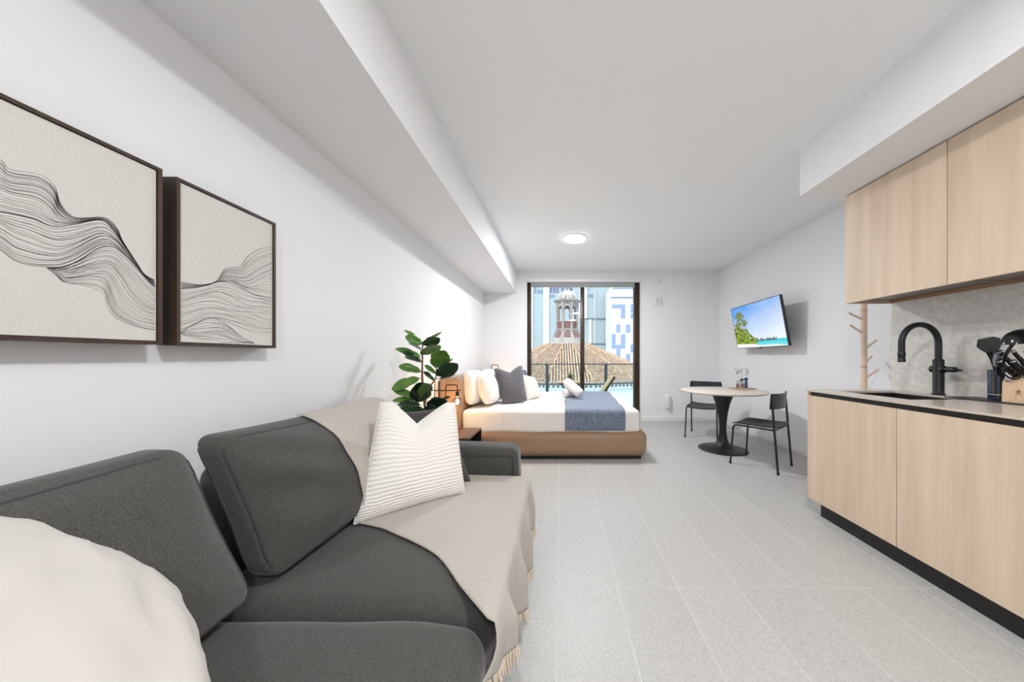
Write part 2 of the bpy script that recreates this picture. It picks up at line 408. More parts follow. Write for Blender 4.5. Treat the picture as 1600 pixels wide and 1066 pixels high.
for i, lab in enumerate(['pale oak wall cabinet at the end nearest the TV', 'pale oak wall cabinet second from the TV wall', 'pale oak wall cabinet third from the TV wall',
                         'pale oak wall cabinet farthest from the TV wall']):
    a = KY - UY * (i + 1); b = KY - UY * i
    t = thing('wall_cabinet', lab, 'cabinet', ((UX + KX) / 2, (a + b) / 2, 1.565), 'oak wall cabinets')
    c_ = MB(); c_.box(UX + .021, KX - .013, a + .001, b - .001, 1.592, 2.352)
    c_.build('carcass', M['oak'], t, smooth=None)
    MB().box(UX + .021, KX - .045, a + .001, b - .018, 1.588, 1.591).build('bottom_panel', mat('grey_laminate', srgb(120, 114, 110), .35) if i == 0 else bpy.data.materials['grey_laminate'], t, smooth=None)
    MB().box(KX - .045, KX - .013, a + .001, b - .001, 1.570, 1.592).build('back_rail', M['oakdark'], t, smooth=None)
    MB().box(UX, UX + .020, a + .0015, b - (.0015 if i else 0), 1.565, 2.362, .0012, seg=1).build('door', M['oak'], t)
    if i == 0: MB().box(UX + .0205, KX - .013, b - .0168, b, 1.565, 2.362, .001, seg=1).build('end_panel', M['oak'], t)

# ---- faucet
fc = thing('kitchen_faucet', 'matt black gooseneck faucet beside the sink', 'faucet', (2.42, 1.985, .924))
fx, fy = 2.42, 1.985
MB().lathe([(.031, .924), (.031, .931), (.027, .934), (.0255, .938), (.0255, 1.148), (.022, 1.152), (0, 1.152)], (fx, fy, 0), 24).build('body', M['black'], fc)
gp = [(fx, fy, 1.14), (fx, fy, 1.255)] + arc((fx - .118, fy, 1.255), .118, 0, PI, 18, (1, 0, 0), (0, 0, 1)) + [(fx - .236, fy, 1.20)]
MB().tube(gp, .0165, 14).build('spout', M['black'], fc)
MB().lathe([(.0165, 1.20), (.0185, 1.197), (.0185, 1.165), (.016, 1.162), (.016, 1.158), (.0185, 1.155), (.0185, 1.135), (.014, 1.133)], (fx - .236, fy, 0), 20).build('spray_head', M['black'], fc)
MB().tube([(fx, fy + .036, 1.088), (fx, fy - .03, 1.088), (fx, fy - .035, 1.088)], .022, 16).build('valve', M['black'], fc)
lv = MB(); lv.tube([(fx, fy - .03, 1.088), (fx, fy - .085, 1.088)], .017, 16); lv.tube([(fx, fy - .085, 1.088), (fx, fy - .118, 1.084)], [.012, .004], 10); lv.build('lever', M['black'], fc)

# ---- black tray, utensil holder, utensils, knife block
tag(MB().box(2.30, 2.484, 1.12, 1.86, .9241, .9295, .002, seg=1).build('counter_tray', M['black']), 'flat black tray under the knife block and utensils', 'tray')
uh = thing('utensil_holder', 'navy black cylinder holding kitchen utensils beside the knife block', 'utensil holder', (2.41, 1.705, .9296))
ux, uy = 2.41, 1.705
M['holder'] = mat('navy_gloss', srgb(26, 36, 54), .18, coat=.4)
MB().lathe([(0, .9296), (.037, .9296), (.038, .955), (.038, 1.095), (.034, 1.095), (.034, .94), (0, .94)], (ux, uy, 0), 28).build('cup', M['holder'], uh)
MB().lathe([(.0376, .958), (.0388, .958), (.0388, .963), (.0376, .963)], (ux, uy, 0), 28).build('band', M['steel'], uh)
def slab_poly(name, pts, thick_dir, m, parent=None):
    d = Vector(thick_dir); return MB().prism(pts, d * -.5, d * .5).build(name, m, parent, smooth=30)
# spatula: flat turner head, handle dropping into the cup
sp = thing('spatula', 'black slotless turner spatula leaning left out of the utensil cup', 'spatula', (ux, uy, .95))
Q = lambda u, v, d=1.70: P(u, v, d)
head = [Q(1528, 534), Q(1530, 531), Q(1552, 526), Q(1561, 528), Q(1563, 540), Q(1558, 549), Q(1551, 556), Q(1543, 553), Q(1530, 546), Q(1527, 543)]
slab_poly('head', head, (.004, .010, .004), M['blackgloss'], sp)
MB().tube([Q(1546, 551), Q(1551, 562), Q(1555, 575), Q(1558, 590), Q(1560, 606)], [.012, .009, .008, .008, .008], 10).build('handle', M['blackgloss'], sp)
ldl = thing('ladle', 'black deep ladle standing highest in the utensil cup', 'ladle', (ux + .01, uy - .01, .95))
def bowl(p, c=Q(1596, 531, 1.53)):
    return c + Vector((p.x * 1.0, p.y * .62, p.z + p.x * .12))
MB().lathe([(0, .054), (.03, .050), (.058, .036), (.078, .012), (.084, -.012), (.080, -.016), (.07, .006), (.05, .028), (0, .046)], seg=28, T=bowl).build('bowl', M['blackgloss'], ldl)
MB().tube(crom([Q(1586, 534, 1.53), Q(1574, 550, 1.56), Q(1565, 574, 1.66), Q(1562, 608, 1.70)], 10), .007, 10).build('handle', M['blackgloss'], ldl)
spn = thing('serving_spoon', 'black serving spoon with grey rim between spatula and knives', 'spoon', (ux, uy, .95))
def spo(p, c=Q(1558, 562, 1.672)): return c + Vector((p.x * .55 + p.z * .1, p.y * .35, p.z))
MB().lathe([(0, -.045), (.025, -.035), (.035, 0), (.028, .03), (0, .042)], seg=16, T=spo).build('bowl', mat('grey_nylon', srgb(120, 128, 138), .25), spn)
MB().tube([Q(1559, 572, 1.672), Q(1561, 590, 1.69), Q(1562, 606, 1.70)], .006, 8).build('handle', M['blackgloss'], spn)

kb = thing('knife_block', 'pale wood knife block at the right edge of the worktop', 'knife block', (2.36, 1.54, .9296))
kx0, kx1, ky0, ky1 = 2.345, 2.465, 1.44, 1.648
# side profile in X-Z: tall at the wall, slanted face towards the room
prof = [(kx0, .9296), (kx1, .9296), (kx1, 1.10), (kx0 + .072, 1.128), (kx0 + .004, 1.035)]
M['blockwood'] = mat('pale_block_wood', srgb(216, 182, 146), .5, col2=srgb(228, 198, 164), scale=(3, 40, 3), nscale=1)
MB().prism([(x, 0, z) for x, z in prof], (0, ky0, 0), (0, ky1, 0)).build('block', M['blockwood'], kb, smooth=None)
# small burnt emblem: a striding twin figure with a line of print below it
emb = MB(); ex = kx0 - .0006; ey, ez = 1.588, .985
M['brand'] = mat('burnt_mark', srgb(120, 92, 66), .8)
def ebar(a, b, w=.0012):
    (ya, za), (yb, zb) = a, b
    emb.tube([(ex, ey + ya, ez + za), (ex, ey + yb, ez + zb)], w, 5)
for a, b in (((0, .002), (.006, -.007)), ((0, .002), (-.006, -.007)), ((0, .002), (0, .008)), ((-.007, .005), (.007, .005)), ((.003, -.002), (-.003, -.002)), ((.007, .005), (.008, .001)), ((-.007, .005), (-.008, .001))): ebar(a, b)
emb.lathe([(0, -.0012), (.0022, -.0012), (.0022, .0012), (0, .0012)], seg=8, T=lambda p: Vector((ex + p.z, ey + p.x, ez + .0105 + p.y)))
for k in range(8): ebar((-.012 + k * .003, -.013), (-.0105 + k * .003, -.013), .0007)
emb.build('emblem', M['brand'], kb)
kd = Vector((-.62, .16, .77)).normalized()      # handles point up and into the room
labs = ['upper row', 'lower row']
spots = [(r, c) for r in range(2) for c in range(4)]
for r, c in spots:
    base = Vector((kx0 + (.058 if r == 0 else .030), ky1 - .022 - c * .047 - (.012 if r else 0), 1.106 if r == 0 else 1.066))
    kn = thing('kitchen_knife', 'riveted black knife, %s of the wood block, %s from the utensil cup' % (labs[r], ['first', 'second', 'third', 'fourth'][c]), 'knife', base, 'knives in the block')
    L_ = .125 if r == 0 else .112
    side = kd.cross(Vector((0, 1, 0))).normalized(); wv = kd.cross(side).normalized()
    hb = MB(); n_ = 6; vs_ = []; fs_ = []
    for i in range(n_):
        t_ = i / (n_ - 1); p = base + kd * (L_ * t_ - .012); wd = (.0105 + .003 * math.sin(t_ * PI * 1.5 + .6)) ; th = .0075
        bow = side * (.006 * math.sin(t_ * PI))
        for a_, b_ in ((1, .55), (.55, 1), (-.55, 1), (-1, .55), (-1, -.55), (-.55, -1), (.55, -1), (1, -.55)): vs_.append(p + bow + side * (wd * a_) + wv * (th * b_))
    for i in range(n_ - 1):
        for k in range(8): fs_.append((i * 8 + k, i * 8 + (k + 1) % 8, i * 8 + 8 + (k + 1) % 8, i * 8 + 8 + k))
    fs_.append(tuple(range(7, -1, -1))); fs_.append(tuple((n_ - 1) * 8 + k for k in range(8)))
    hb.add(vs_, fs_); hb.build('handle', M['black'], kn)
    e = base + kd * (L_ - .011)
    MB().tube([e, e + kd * .005], [.0125, .010], 8).build('end_cap', M['steel'], kn)
    for q in (.3, .75):
        p = base + kd * (L_ * q - .012) + side * .006 * math.sin(q * PI)
        MB().tube([p - wv * .0082, p + wv * .0082], .0028, 8).build('rivet', M['steel'], kn)
sc_ = thing('kitchen_scissors', 'black handled scissors in the front slot of the knife block', 'scissors', (kx0 + .012, ky1 - .02, 1.045))
for s_, cc in ((0, Q(1571, 570, 1.63)), (1, Q(1580, 583, 1.60))):
    loop = [cc + Vector((.026 * math.cos(a) - .004 * math.sin(a), -.012 * math.cos(a), .030 * math.sin(a) - .012 * math.cos(a))) for a in [2 * PI * k / 18 for k in range(18)]]
    MB().tube(loop, .0042, 8, closed=True).build('handle_loop', M['black'], sc_)
MB().box(kx0 + .004, kx0 + .018, ky1 - .034, ky1 - .008, 1.03, 1.085, .003).build('pivot', M['steel'], sc_)

# ================================================================== COAT RACK
cr_ = thing('coat_rack', 'pale birch coat rack pole with slanted pegs behind the kitchen', 'coat rack', (2.70, 2.757, 0))
rx, ry = 2.70, 2.757
MB().tube([(rx, ry, .02), (rx, ry, 1.58)], .0225, 16).build('pole', M['birch'], cr_)
MB().tube([(rx, ry, 1.58), (rx, ry, 1.80)], .0225, 16).build('pole', M['birch'], cr_)
MB().tube([(rx, ry, 1.577), (rx, ry, 1.583)], .0228, 16).build('joint_ring', M['oakdark'], cr_)
MB().tube([(rx, ry, 1.077), (rx, ry, 1.083)], .0228, 16).build('joint_ring', M['oakdark'], cr_)
for (ua, va, ub, vb) in ((1347, 499, 1326, 489), (1348, 521, 1328, 508), (1352, 545, 1369, 532), (1352, 568, 1362, 557), (1352, 591, 1372, 578)):
    dd = 2.757 + (.04 if ub == 1362 else 0)
    MB().tube([P(ua, va, 2.757), P(ub, vb, dd)], .0085, 10).build('peg', M['birch'], cr_)
MB().tube([(rx, ry, 1.68), (rx - .09, ry - .02, 1.76)], .0085, 10).build('peg', M['birch'], cr_)
for k in range(3):
    a = k * 2 * PI / 3 + .5; e = (rx + .165 * math.cos(a), ry + .19 * math.sin(a), .012)
    MB().tube([(rx, ry, .16), e], .013, 10).build('leg', M['birch'], cr_)

# ================================================================== TELEVISION
tvc = [Vector(p) for p in ((2.61894, 4.765, 1.9026), (2.59184, 3.66534, 1.90634), (2.70085, 3.66059, 1.29828), (2.72795, 4.76025, 1.29454))]   # TL TR BR BL
tv = thing('television', 'wall-mounted flat TV showing a palm beach on the right wall', 'television', (2.70, 4.21, 1.2945))
nrm = (tvc[1] - tvc[0]).cross(tvc[3] - tvc[0]).normalized()
if nrm.x > 0: nrm = -nrm
def tvp(s, t, o=0): return tvc[3] * (1 - s) * (1 - t) + tvc[2] * s * (1 - t) + tvc[1] * s * t + tvc[0] * (1 - s) * t + nrm * o
MB().prism([tvp(0, 0), tvp(1, 0), tvp(1, 1), tvp(0, 1)], nrm * -.032, (0, 0, 0)).build('case', M['blackgloss'], tv, smooth=None)
MB().prism([tvp(.28, .12, -.032), tvp(.72, .12, -.032), tvp(.72, .7, -.032), tvp(.28, .7, -.032)], nrm * -.03, (0, 0, 0)).build('rear_housing', M['black'], tv, smooth=None)
ctr = tvp(.5, .45, -.05); wl = Vector((XR - .004, ctr.y, ctr.z))
am = MB(); am.box(XR - .02, XR - .0005, ctr.y - .1, ctr.y + .1, ctr.z - .1, ctr.z + .1, .003); am.tube([wl, ctr], .025, 12); am.build('wall_bracket', M['black'], tv)
MB().prism([tvp(.47, -.018, -.004), tvp(.53, -.018, -.004), tvp(.53, 0, -.004), tvp(.47, 0, -.004)], nrm * -.016, (0, 0, 0)).build('sensor_tab', M['black'], tv, smooth=None)
def beach(x, y):
    """picture on the screen: x right, y up, 0..1"""
    t = min(1, max(0, y * .75 + (1 - x) * .35 - .10))
    sky = Vector((.93, .97, 1.0)).lerp(Vector((.10, .36, .90)), min(1, t * 1.12) ** 1.15)
    cl = noise.noise(Vector((x * 3.2 + y * 2, y * 5 - x * 2, 3)))
    if y > .2: sky = sky.lerp(Vector((1, 1, 1)), max(0, cl) * .35)
    col = sky
    hor = .155
    if y < hor:
        col = Vector((.20, .78, .82)).lerp(Vector((.05, .62, .74)), max(0, min(1, (y - .05) / .1)))
        n_ = noise.noise(Vector((x * 18, y * 60, 0))); col = col * (1 + .12 * n_)
        shore = .12 * (1 - x) + .015 + .02 * math.sin(x * 9)
        if y < shore - .02 * x or x < .30 + (hor - y) * 1.6 + .02 * math.sin(y * 90): col = Vector((.96, .93, .88))
    # far palms on the horizon
    if .42 < x < .84 and y >= hor - .02:
        hgt = .028 + .05 * max(0, noise.noise(Vector((x * 26, 0, 8))) + .22) * (1 if x > .45 else 1.4)
        if y < hor + hgt - .01 and noise.noise(Vector((x * 60, y * 60, 1))) > -.25: col = Vector((.10, .12, .13))
    # left grove
    top = .60 - 1.05 * max(0, x - .10) + .11 * noise.noise(Vector((x * 16, 5, 0))) + .05 * noise.noise(Vector((x * 40, y * 9, 0)))
    top = min(top, .56 + .08 * noise.noise(Vector((x * 22, 2, 2))))
    if y < top and y > .10 - .05 * x + .02 * noise.noise(Vector((x * 30, 1, 1))) and x < .47:
        n_ = noise.noise(Vector((x * 26, y * 20, 4))) + .5 * noise.noise(Vector((x * 60, y * 50, 9)))
        if not (y > top - .13 and n_ > .35):
            g_ = Vector((.05, .13, .02)).lerp(Vector((.42, .55, .08)), max(0, min(1, .5 + n_)))
            if n_ < -.45: g_ = Vector((.02, .04, .02))
            col = g_
    # tall palms
    for (px_, py_, rr, x0_) in ((.165, .80, .14, .15), (.105, .60, .10, .10), (.255, .62, .10, .24)):
        dx, dy = (x - px_) * 1.3, y - py_
        rad = math.hypot(dx, dy); ang = math.atan2(dy, dx)
        fr = rr * (.55 + .45 * abs(math.cos(ang * 3.5 + 1))) * (1.15 if dy < 0 else .8)
        if rad < fr and noise.noise(Vector((x * 60, y * 60, 7))) > -.35:
            n_ = noise.noise(Vector((x * 40, y * 40, 6)))
            col = Vector((.05, .12, .03)).lerp(Vector((.40, .44, .10)), max(0, min(1, .45 + n_)))
        if abs(x - (x0_ + (px_ - x0_) * (y / py_))) < .006 and .2 < y < py_: col = Vector((.30, .24, .14))
    return col
nx, ny = 150, 86
vs_ = []; fs_ = []; cols = []
for j in range(ny + 1):
    for i in range(nx + 1): vs_.append(tvp(.008 + .984 * i / nx, .014 + .972 * j / ny, .0008))
for j in range(ny):
    for i in range(nx):
        a = j * (nx + 1) + i; fs_.append((a, a + 1, a + nx + 2, a + nx + 1))
for j in range(ny + 1):
    for i in range(nx + 1): cols.append(beach(i / nx, j / ny))
sm = bpy.data.materials.new('tv_picture'); sm.use_nodes = True; N_ = sm.node_tree.nodes; N_.remove(N_['Principled BSDF'])
at_ = N_.new('ShaderNodeVertexColor'); at_.layer_name = 'picture'; e_ = N_.new('ShaderNodeEmission'); e_.inputs[1].default_value = .66
sm.node_tree.links.new(at_.outputs[0], e_.inputs[0]); sm.node_tree.links.new(e_.outputs[0], N_['Material Output'].inputs[0])
so = mesh_obj('screen', vs_, fs_, sm, tv)
ca = so.data.color_attributes.new('picture', 'FLOAT_COLOR', 'POINT')
org_ = ORG[so.name]
from mathutils.kdtree import KDTree
kd_ = KDTree(len(vs_))
for i, v in enumerate(vs_): kd_.insert(v, i)
kd_.balance()
for v in so.data.vertices:
    _, i, _ = kd_.find(v.co + org_); c = cols[i]; ca.data[v.index].color = (c.x, c.y, c.z, 1)
so['label'] = 'lit screen with palms, sea and blue sky'

# ================================================================== DINING TABLE, CHAIRS, FLOWERS
TX, TY, TH = 2.06, 3.93, .748
tb = thing('dining_table', 'round pale wood table on a black tulip pedestal', 'table', (TX, TY, 0))
MB().lathe([(0, TH - .024), (.470, TH - .024), (.492, TH - .016), (.5, TH - .008), (.5, TH - .003), (.497, TH), (0, TH)], (TX, TY, 0), 64).build('table_top', M['tabletop'], tb, smooth=50)
MB().lathe([(0, 0), (.284, 0), (.287, .004), (.285, .008), (.22, .018), (.14, .036), (.085, .068), (.058, .12), (.044, .20), (.041, .27), (.046, .36), (.060, .47), (.084, .58), (.115, .67), (.140, TH - .034), (.146, TH - .024), (0, TH - .024)], (TX, TY, 0), 48).build('pedestal', M['black'], tb, smooth=60)

def chair(c, fwd, label):
    c = Vector((c[0], c[1], 0)); f_ = Vector((fwd[0], fwd[1], 0)).normalized(); r_ = Vector((f_.y, -f_.x, 0))
    T = lambda p: c + r_ * p[0] + f_ * p[1] + Vector((0, 0, p[2]))
    t = thing('dining_chair', label, 'chair', c, 'black dining chairs')
    w, d = .205, .215
    s = MB(); n = 12; vs = []; fs = []
    for lay in (0, 1):
        for i in range(n + 1):
            for j in range(n + 1):
                a = -1 + 2 * i / n; b = -1 + 2 * j / n
                x = a * .200 * (1 - .03 * b * b); y = b * .215 + .005
                z = .452 - .018 * (1 - a * a) * (.35 + .65 * (1 - b * b)) + .010 * abs(a) ** 3 - .010 * max(0, b) ** 4 + .012 * max(0, -b) ** 3
                # rounded corners
                if abs(a) > .8 and abs(b) > .8:
                    q = Vector((abs(a) - .8, abs(b) - .8)) / .2
                    m_ = max(q.x, q.y); L = q.length
                    if L > 0: k = m_ / L; x = math.copysign(.8 + q.x * k * .2, a) * .200; y = math.copysign(.8 + q.y * k * .2, b) * .215 + .005
                vs.append(T((x, y, z - lay * .011)))
    m1 = (n + 1) ** 2
    for i in range(n):
        for j in range(n):
            a = i * (n + 1) + j
            fs.append((a, a + 1, a + n + 2, a + n + 1)); fs.append((m1 + a, m1 + a + n + 1, m1 + a + n + 2, m1 + a + 1))
    bd = [i * (n + 1) for i in range(n + 1)] + [n * (n + 1) + j for j in range(1, n + 1)] + [i * (n + 1) + n for i in range(n - 1, -1, -1)] + list(range(n - 1, 0, -1))
    for k in range(len(bd)):
        a, b = bd[k], bd[(k + 1) % len(bd)]; fs.append((a, b, m1 + b, m1 + a))
    s.add(vs, fs); s.build('seat', M['seatblack'], t, 50)
    b_ = MB(); vs = []; fs = []; n = 14; m = 4
    for lay in (0, 1):
        for i in range(n + 1):
            for j in range(m + 1):
                a = -1 + 2 * i / n; q = j / m
                hw = .222 - (.010 if j in (0, m) and abs(a) == 1 else 0)
                x = a * hw; y = -.158 - .045 * (1 - a * a) - lay * .012 - (q - .5) * .012; z = .638 + .155 * q + .006 * (a * a) * (1 if j == m else 0)
                vs.append(T((x, y, z)))
    m1 = (n + 1) * (m + 1)
    for i in range(n):
        for j in range(m):
            a = i * (m + 1) + j
            fs.append((a, a + 1, a + m + 2, a + m + 1)); fs.append((m1 + a, m1 + a + m + 1, m1 + a + m + 2, m1 + a + 1))
    bd = [i * (m + 1) for i in range(n + 1)] + [n * (m + 1) + j for j in range(1, m + 1)] + [i * (m + 1) + m for i in range(n - 1, -1, -1)] + list(range(m - 1, 0, -1))
    for k in range(len(bd)):
        a, b = bd[k], bd[(k + 1) % len(bd)]; fs.append((a, b, m1 + b, m1 + a))
    b_.add(vs, fs); b_.build('backrest', M['navyblack'], t, 50)
    for sx in (-1, 1):
        fp = bend([(sx * .212, .222, .008), (sx * .200, .195, .432), (sx * .203, -.19, .432)], .045, 6)
        MB().tube([T(p) for p in fp], .0095, 10).build('leg', M['black'], t)
        bp = [(sx * .210, -.225, .008), (sx * .208, -.195, .40), (sx * .206, -.168, .775)]
        bp = bend(bp, .05, 5)
        MB().tube([T(p) for p in bp], .0105, 10).build('leg', M['black'], t)
        for p in ((sx * .212, .222), (sx * .210, -.225)):
            MB().lathe([(.013, 0), (.013, .012), (.0105, .028)], T((p[0], p[1], 0)), 12).build('foot', M['black'], t)
    MB().tube([T((-.19, -.19, .432)), T((.19, -.19, .432))], .008, 8).build('cross_rail', M['black'], t)
    return t
chair((2.178, 3.372), (-.286, .36), 'black metal dining chair on the kitchen side of the round table')
chair((2.126, 4.596), (-.265, -.39), 'black metal dining chair beyond the round table, near the far wall')

# board with little bottles and a flower
bc = Vector((2.44, 4.10, 0))
def bt(x, y): a = .0; return (bc.x + x, bc.y + y)
bo = MB(); bo.box(bc.x - .17, bc.x + .10, bc.y - .085, bc.y + .085, TH + .0002, TH + .013, .003)
tag(bo.build('serving_board', mat('amber_wood', srgb(186, 150, 108), .5, col2=srgb(200, 168, 128), scale=(3, 40, 3), nscale=1)), 'small tan wooden board on the round table', 'board')
def bottle(u, r, hgt, m, label, D=4.08, neck=.35):
    x = (u - CX) * D / F; z0 = TH + .0132
    t = thing('bottle', label, 'bottle', (x, D, z0), 'little coloured bottles on the board')
    MB().lathe([(0, z0), (r, z0), (r * 1.05, z0 + .008), (r * 1.05, z0 + hgt * .55), (r * .6, z0 + hgt * .72), (r * neck * 1.3, z0 + hgt * .8), (r * neck * 1.3, z0 + hgt), (r * neck, z0 + hgt), (r * neck, z0 + hgt * .78), (r * .9, z0 + hgt * .52), (r * .9, z0 + .006), (0, z0 + .006)], (x, D, 0), 18).build('glass_body', m[0], t)
    if m[1]: MB().lathe([(0, z0 + .007), (r * .88, z0 + .007), (r * .88, z0 + hgt * .5), (0, z0 + hgt * .5)], (x, D, 0), 16).build('filling', m[1], t)
    return Vector((x, D, z0 + hgt))
M['pinkfill'] = mat('pink_salt', srgb(196, 90, 122), .6); M['bluesolid'] = mat('cobalt_glass', srgb(22, 78, 128), .15, coat=.5)
bottle(1153, .021, .105, (M['clear'], M['pinkfill']), 'clear little bottle with pink filling, leftmost on the board')
mid_ = bottle(1160, .021, .105, (M['clear'], M['pinkfill']), 'clear little bottle with pink filling, between the other two', 4.10)
bottle(1166, .018, .135, (M['bluesolid'], None), 'tall blue bottle standing rightmost on the board', 4.09, .8)
flw = thing('orchid_stem', 'white orchid sprig standing in the middle bottle on the table', 'flower', mid_)
top_ = mid_ + Vector((-.005, 0, .06))
MB().tube(crom([mid_ - Vector((0, 0, .07)), mid_ + Vector((-.006, 0, .02)), top_], 8), .0025, 6).build('stem', M['leaf'], flw)
M['petal'] = mat('white_petal', srgb(236, 230, 236), .7); M['bow'] = mat('navy_ribbon', srgb(30, 40, 84), .7)
for k in range(9):
    o = Vector(((k % 5 - 2) * .040 + random.uniform(-.01, .01), random.uniform(-.04, .03), .03 + (k % 3) * .026 + random.uniform(-.01, .01)))
    c = top_ + o
    pm = MB()
    for q in range(5):
        a = q * 2 * PI / 5 + k; d1 = Vector((math.cos(a), -.35, math.sin(a))).normalized() * .030; d2 = Vector((-math.sin(a), 0, math.cos(a))) * .014
        pm.add([c, c + d1 * .5 + d2, c + d1 + Vector((0, -.006, 0)), c + d1 * .5 - d2, c + d1 * .5 + Vector((0, .004, 0))], [(0, 1, 4), (1, 2, 4), (2, 3, 4), (3, 0, 4)])
    pm.tube([c - (c - top_) , c], .0012, 5)
    pm.build('blossom', M['petal'], flw, 60)
MB().rbox(mid_.x - .032, mid_.x + .032, mid_.y - .03, mid_.y - .018, mid_.z - .004, mid_.z + .014, .006, m=2, k=2).build('ribbon', M['bow'], flw)
lm = MB()
for (a, L_) in ((2.7, .05), (2.1, .045), (3.3, .05)):
    d1 = Vector((math.cos(a), -.3, math.sin(a) - .3)) * L_; lm.add([mid_, mid_ + d1 * .5 + Vector((0, 0, .012)), mid_ + d1, mid_ + d1 * .5 - Vector((0, 0, .012))], [(0, 1, 2, 3)])
lf_ = lm.build('leaves', M['leafdark'], flw); sol = lf_.modifiers.new('s', 'SOLIDIFY'); sol.thickness = .0015

# ================================================================== SMALL WALL FITTINGS (far wall)
def onfar(u, v): p = P(u, v, YF); return p
p = onfar(1025.5, 439.5)
sdt = thing('smoke_detector', 'round white smoke detector high on the far wall', 'smoke detector', (p.x, YF - .04, p.z - .07))
MB().lathe([(0, 0), (.072, 0), (.072, .018), (.060, .034), (.03, .040), (0, .040)], seg=32, T=lambda q: Vector((p.x + q.x, YF - q.z, p.z + q.y))).build('body', M['white'], sdt)
MB().lathe([(0, .040), (.016, .040), (.015, .044), (0, .044)], seg=16, T=lambda q, p=p: Vector((p.x + q.x, YF - q.z, p.z + q.y))).build('sensor', mat('pale_grey_plastic', srgb(222, 222, 222), .5), sdt)
p2 = onfar(1027.5, 471)
th_ = thing('thermostat', 'square white wall unit below the smoke detector', 'thermostat', (p2.x, YF - .03, p2.z - .07))
MB().box(p2.x - .068, p2.x + .068, YF - .028, YF, p2.z - .07, p2.z + .07, .008).build('housing', M['white'], th_)
MB().lathe([(0, .0275), (.045, .0275), (.045, .031), (.040, .033), (.036, .030), (0, .030)], seg=28, T=lambda q: Vector((p2.x + q.x, YF - q.z, p2.z + q.y))).build('ring', bpy.data.materials['pale_grey_plastic'], th_)
p3 = onfar(1042, 627)
ng = thing('plug_in_unit', 'tall white plug-in unit low on the far wall', 'wall plug', (p3.x, YF - .08, p3.z - .13))
MB().rbox(p3.x - .045, p3.x + .045, YF - .07, YF, p3.z - .125, p3.z + .125, .025, m=3, k=4).build('body', M['white'], ng)
MB().box(p3.x - .022, p3.x + .022, YF - .0735, YF - .068, p3.z - .06, p3.z + .09, .002).build('front_panel', M['white'], ng)

# ================================================================== FRAMED ART
AX = -1.297
def art(y0, y1, z0, z1, label, bundles):
    t = thing('framed_art', label, 'picture', (AX, (y0 + y1) / 2, z0), 'framed wave drawings')
    fw, fd = .010, .036
    fb = MB(); fb.box(XL + .012, AX, y0, y0 + fw, z0, z1); fb.box(XL + .012, AX, y1 - fw, y1, z0, z1)
    fb.box(XL + .012, AX, y0 + fw, y1 - fw, z0, z0 + fw); fb.box(XL + .012, AX, y0 + fw, y1 - fw, z1 - fw, z1)
    fb.box(XL, XL + .012, y0 + .02, y1 - .02, z0 + .02, z1 - .02)
    fb.build('frame', M['frame'], t, smooth=None)
    cx_ = AX - .006
    cv = MB().box(XL + .012, cx_, y0 + fw + .002, y1 - fw - .002, z0 + fw + .002, z1 - fw - .002).build('canvas', M['canvas'], t, smooth=None)
    def toart(q):
        u, v = q[0] / 2.4795, 130 + q[1] / 2.479
        d = -cx_ * F / (CX - u); return Vector((cx_ + .0004, d, CH - (v - CY) * d / F))
    ink = MB(); rnd = random.Random(3)
    for bi, (ta, ba, n, w) in enumerate(bundles):
        S = 70
        A = crom([(a[0], a[1], 0) for a in ta], S); B = crom([(a[0], a[1], 0) for a in ba], S)
        for k in range(n):
            s = k / (n - 1); ph = rnd.random() * 6; amp = rnd.uniform(1, 5)
            prev = None; vs = []; fs = []
            wk = w * rnd.choice((.5, .6, .75, 1.0)) * (1.35 if k in (0, n - 1) else 1)
            for i in range(S + 1):
                x = i / S
                ss = s + .16 * math.sin(x * 9 + bi * 2 + s * 3) * s * (1 - s) * 2
                q = A[i].lerp(B[i], ss) + Vector((0, amp * math.sin(x * 7 + ph) * min(1, (A[i] - B[i]).length / 60), 0))
                pt = toart(q)
                inside = y0 + fw + .003 < pt.y < y1 - fw - .003 and z0 + fw + .003 < pt.z < z1 - fw - .003
                pt2 = toart(A[min(i + 1, S)].lerp(B[min(i + 1, S)], ss)) if i < S else pt
                tang = pt2 - pt
                nn = Vector((0, -tang.z, tang.y)).normalized() if tang.length > 1e-7 else Vector((0, 0, 1))
                ww = wk * (.55 + .6 * abs(math.sin(x * 5 + ph))) * min(1, .28 + (A[i] - B[i]).length / 110)
                if not inside:
                    prev = None; continue
                vs += [pt + nn * ww, pt - nn * ww]
                if prev is not None: m = len(vs); fs.append((m - 4, m - 3, m - 1, m - 2))
                prev = pt
            if fs: ink.add(vs, fs)
    o = ink.build('ink_lines', M['ink'], t, smooth=None); o['kind'] = 'stuff'
    return t
c1 = [(-300, 150), (-180, 215), (-90, 235), (0, 295), (40, 335), (150, 355), (210, 400), (235, 470), (290, 520), (400, 520), (450, 555), (475, 610), (520, 680), (560, 740), (615, 768)]
c2 = [(-300, 420), (-180, 470), (-90, 490), (0, 500), (50, 508), (130, 525), (180, 545), (225, 552), (290, 545), (390, 530), (440, 570), (478, 625), (525, 690), (565, 748), (615, 785)]
c3 = [(-300, 520), (-180, 560), (-90, 600), (0, 645), (60, 690), (130, 709), (190, 713), (240, 712), (300, 690), (380, 640), (440, 635), (490, 672), (535, 720), (575, 765), (615, 800)]
c4 = [(178, 714), (240, 712), (300, 690), (380, 640), (440, 635), (490, 672), (535, 720), (575, 765), (615, 800)]
c5 = [(178, 714), (215, 742), (250, 772), (330, 785), (395, 808), (420, 870), (452, 910), (530, 945), (615, 962)]
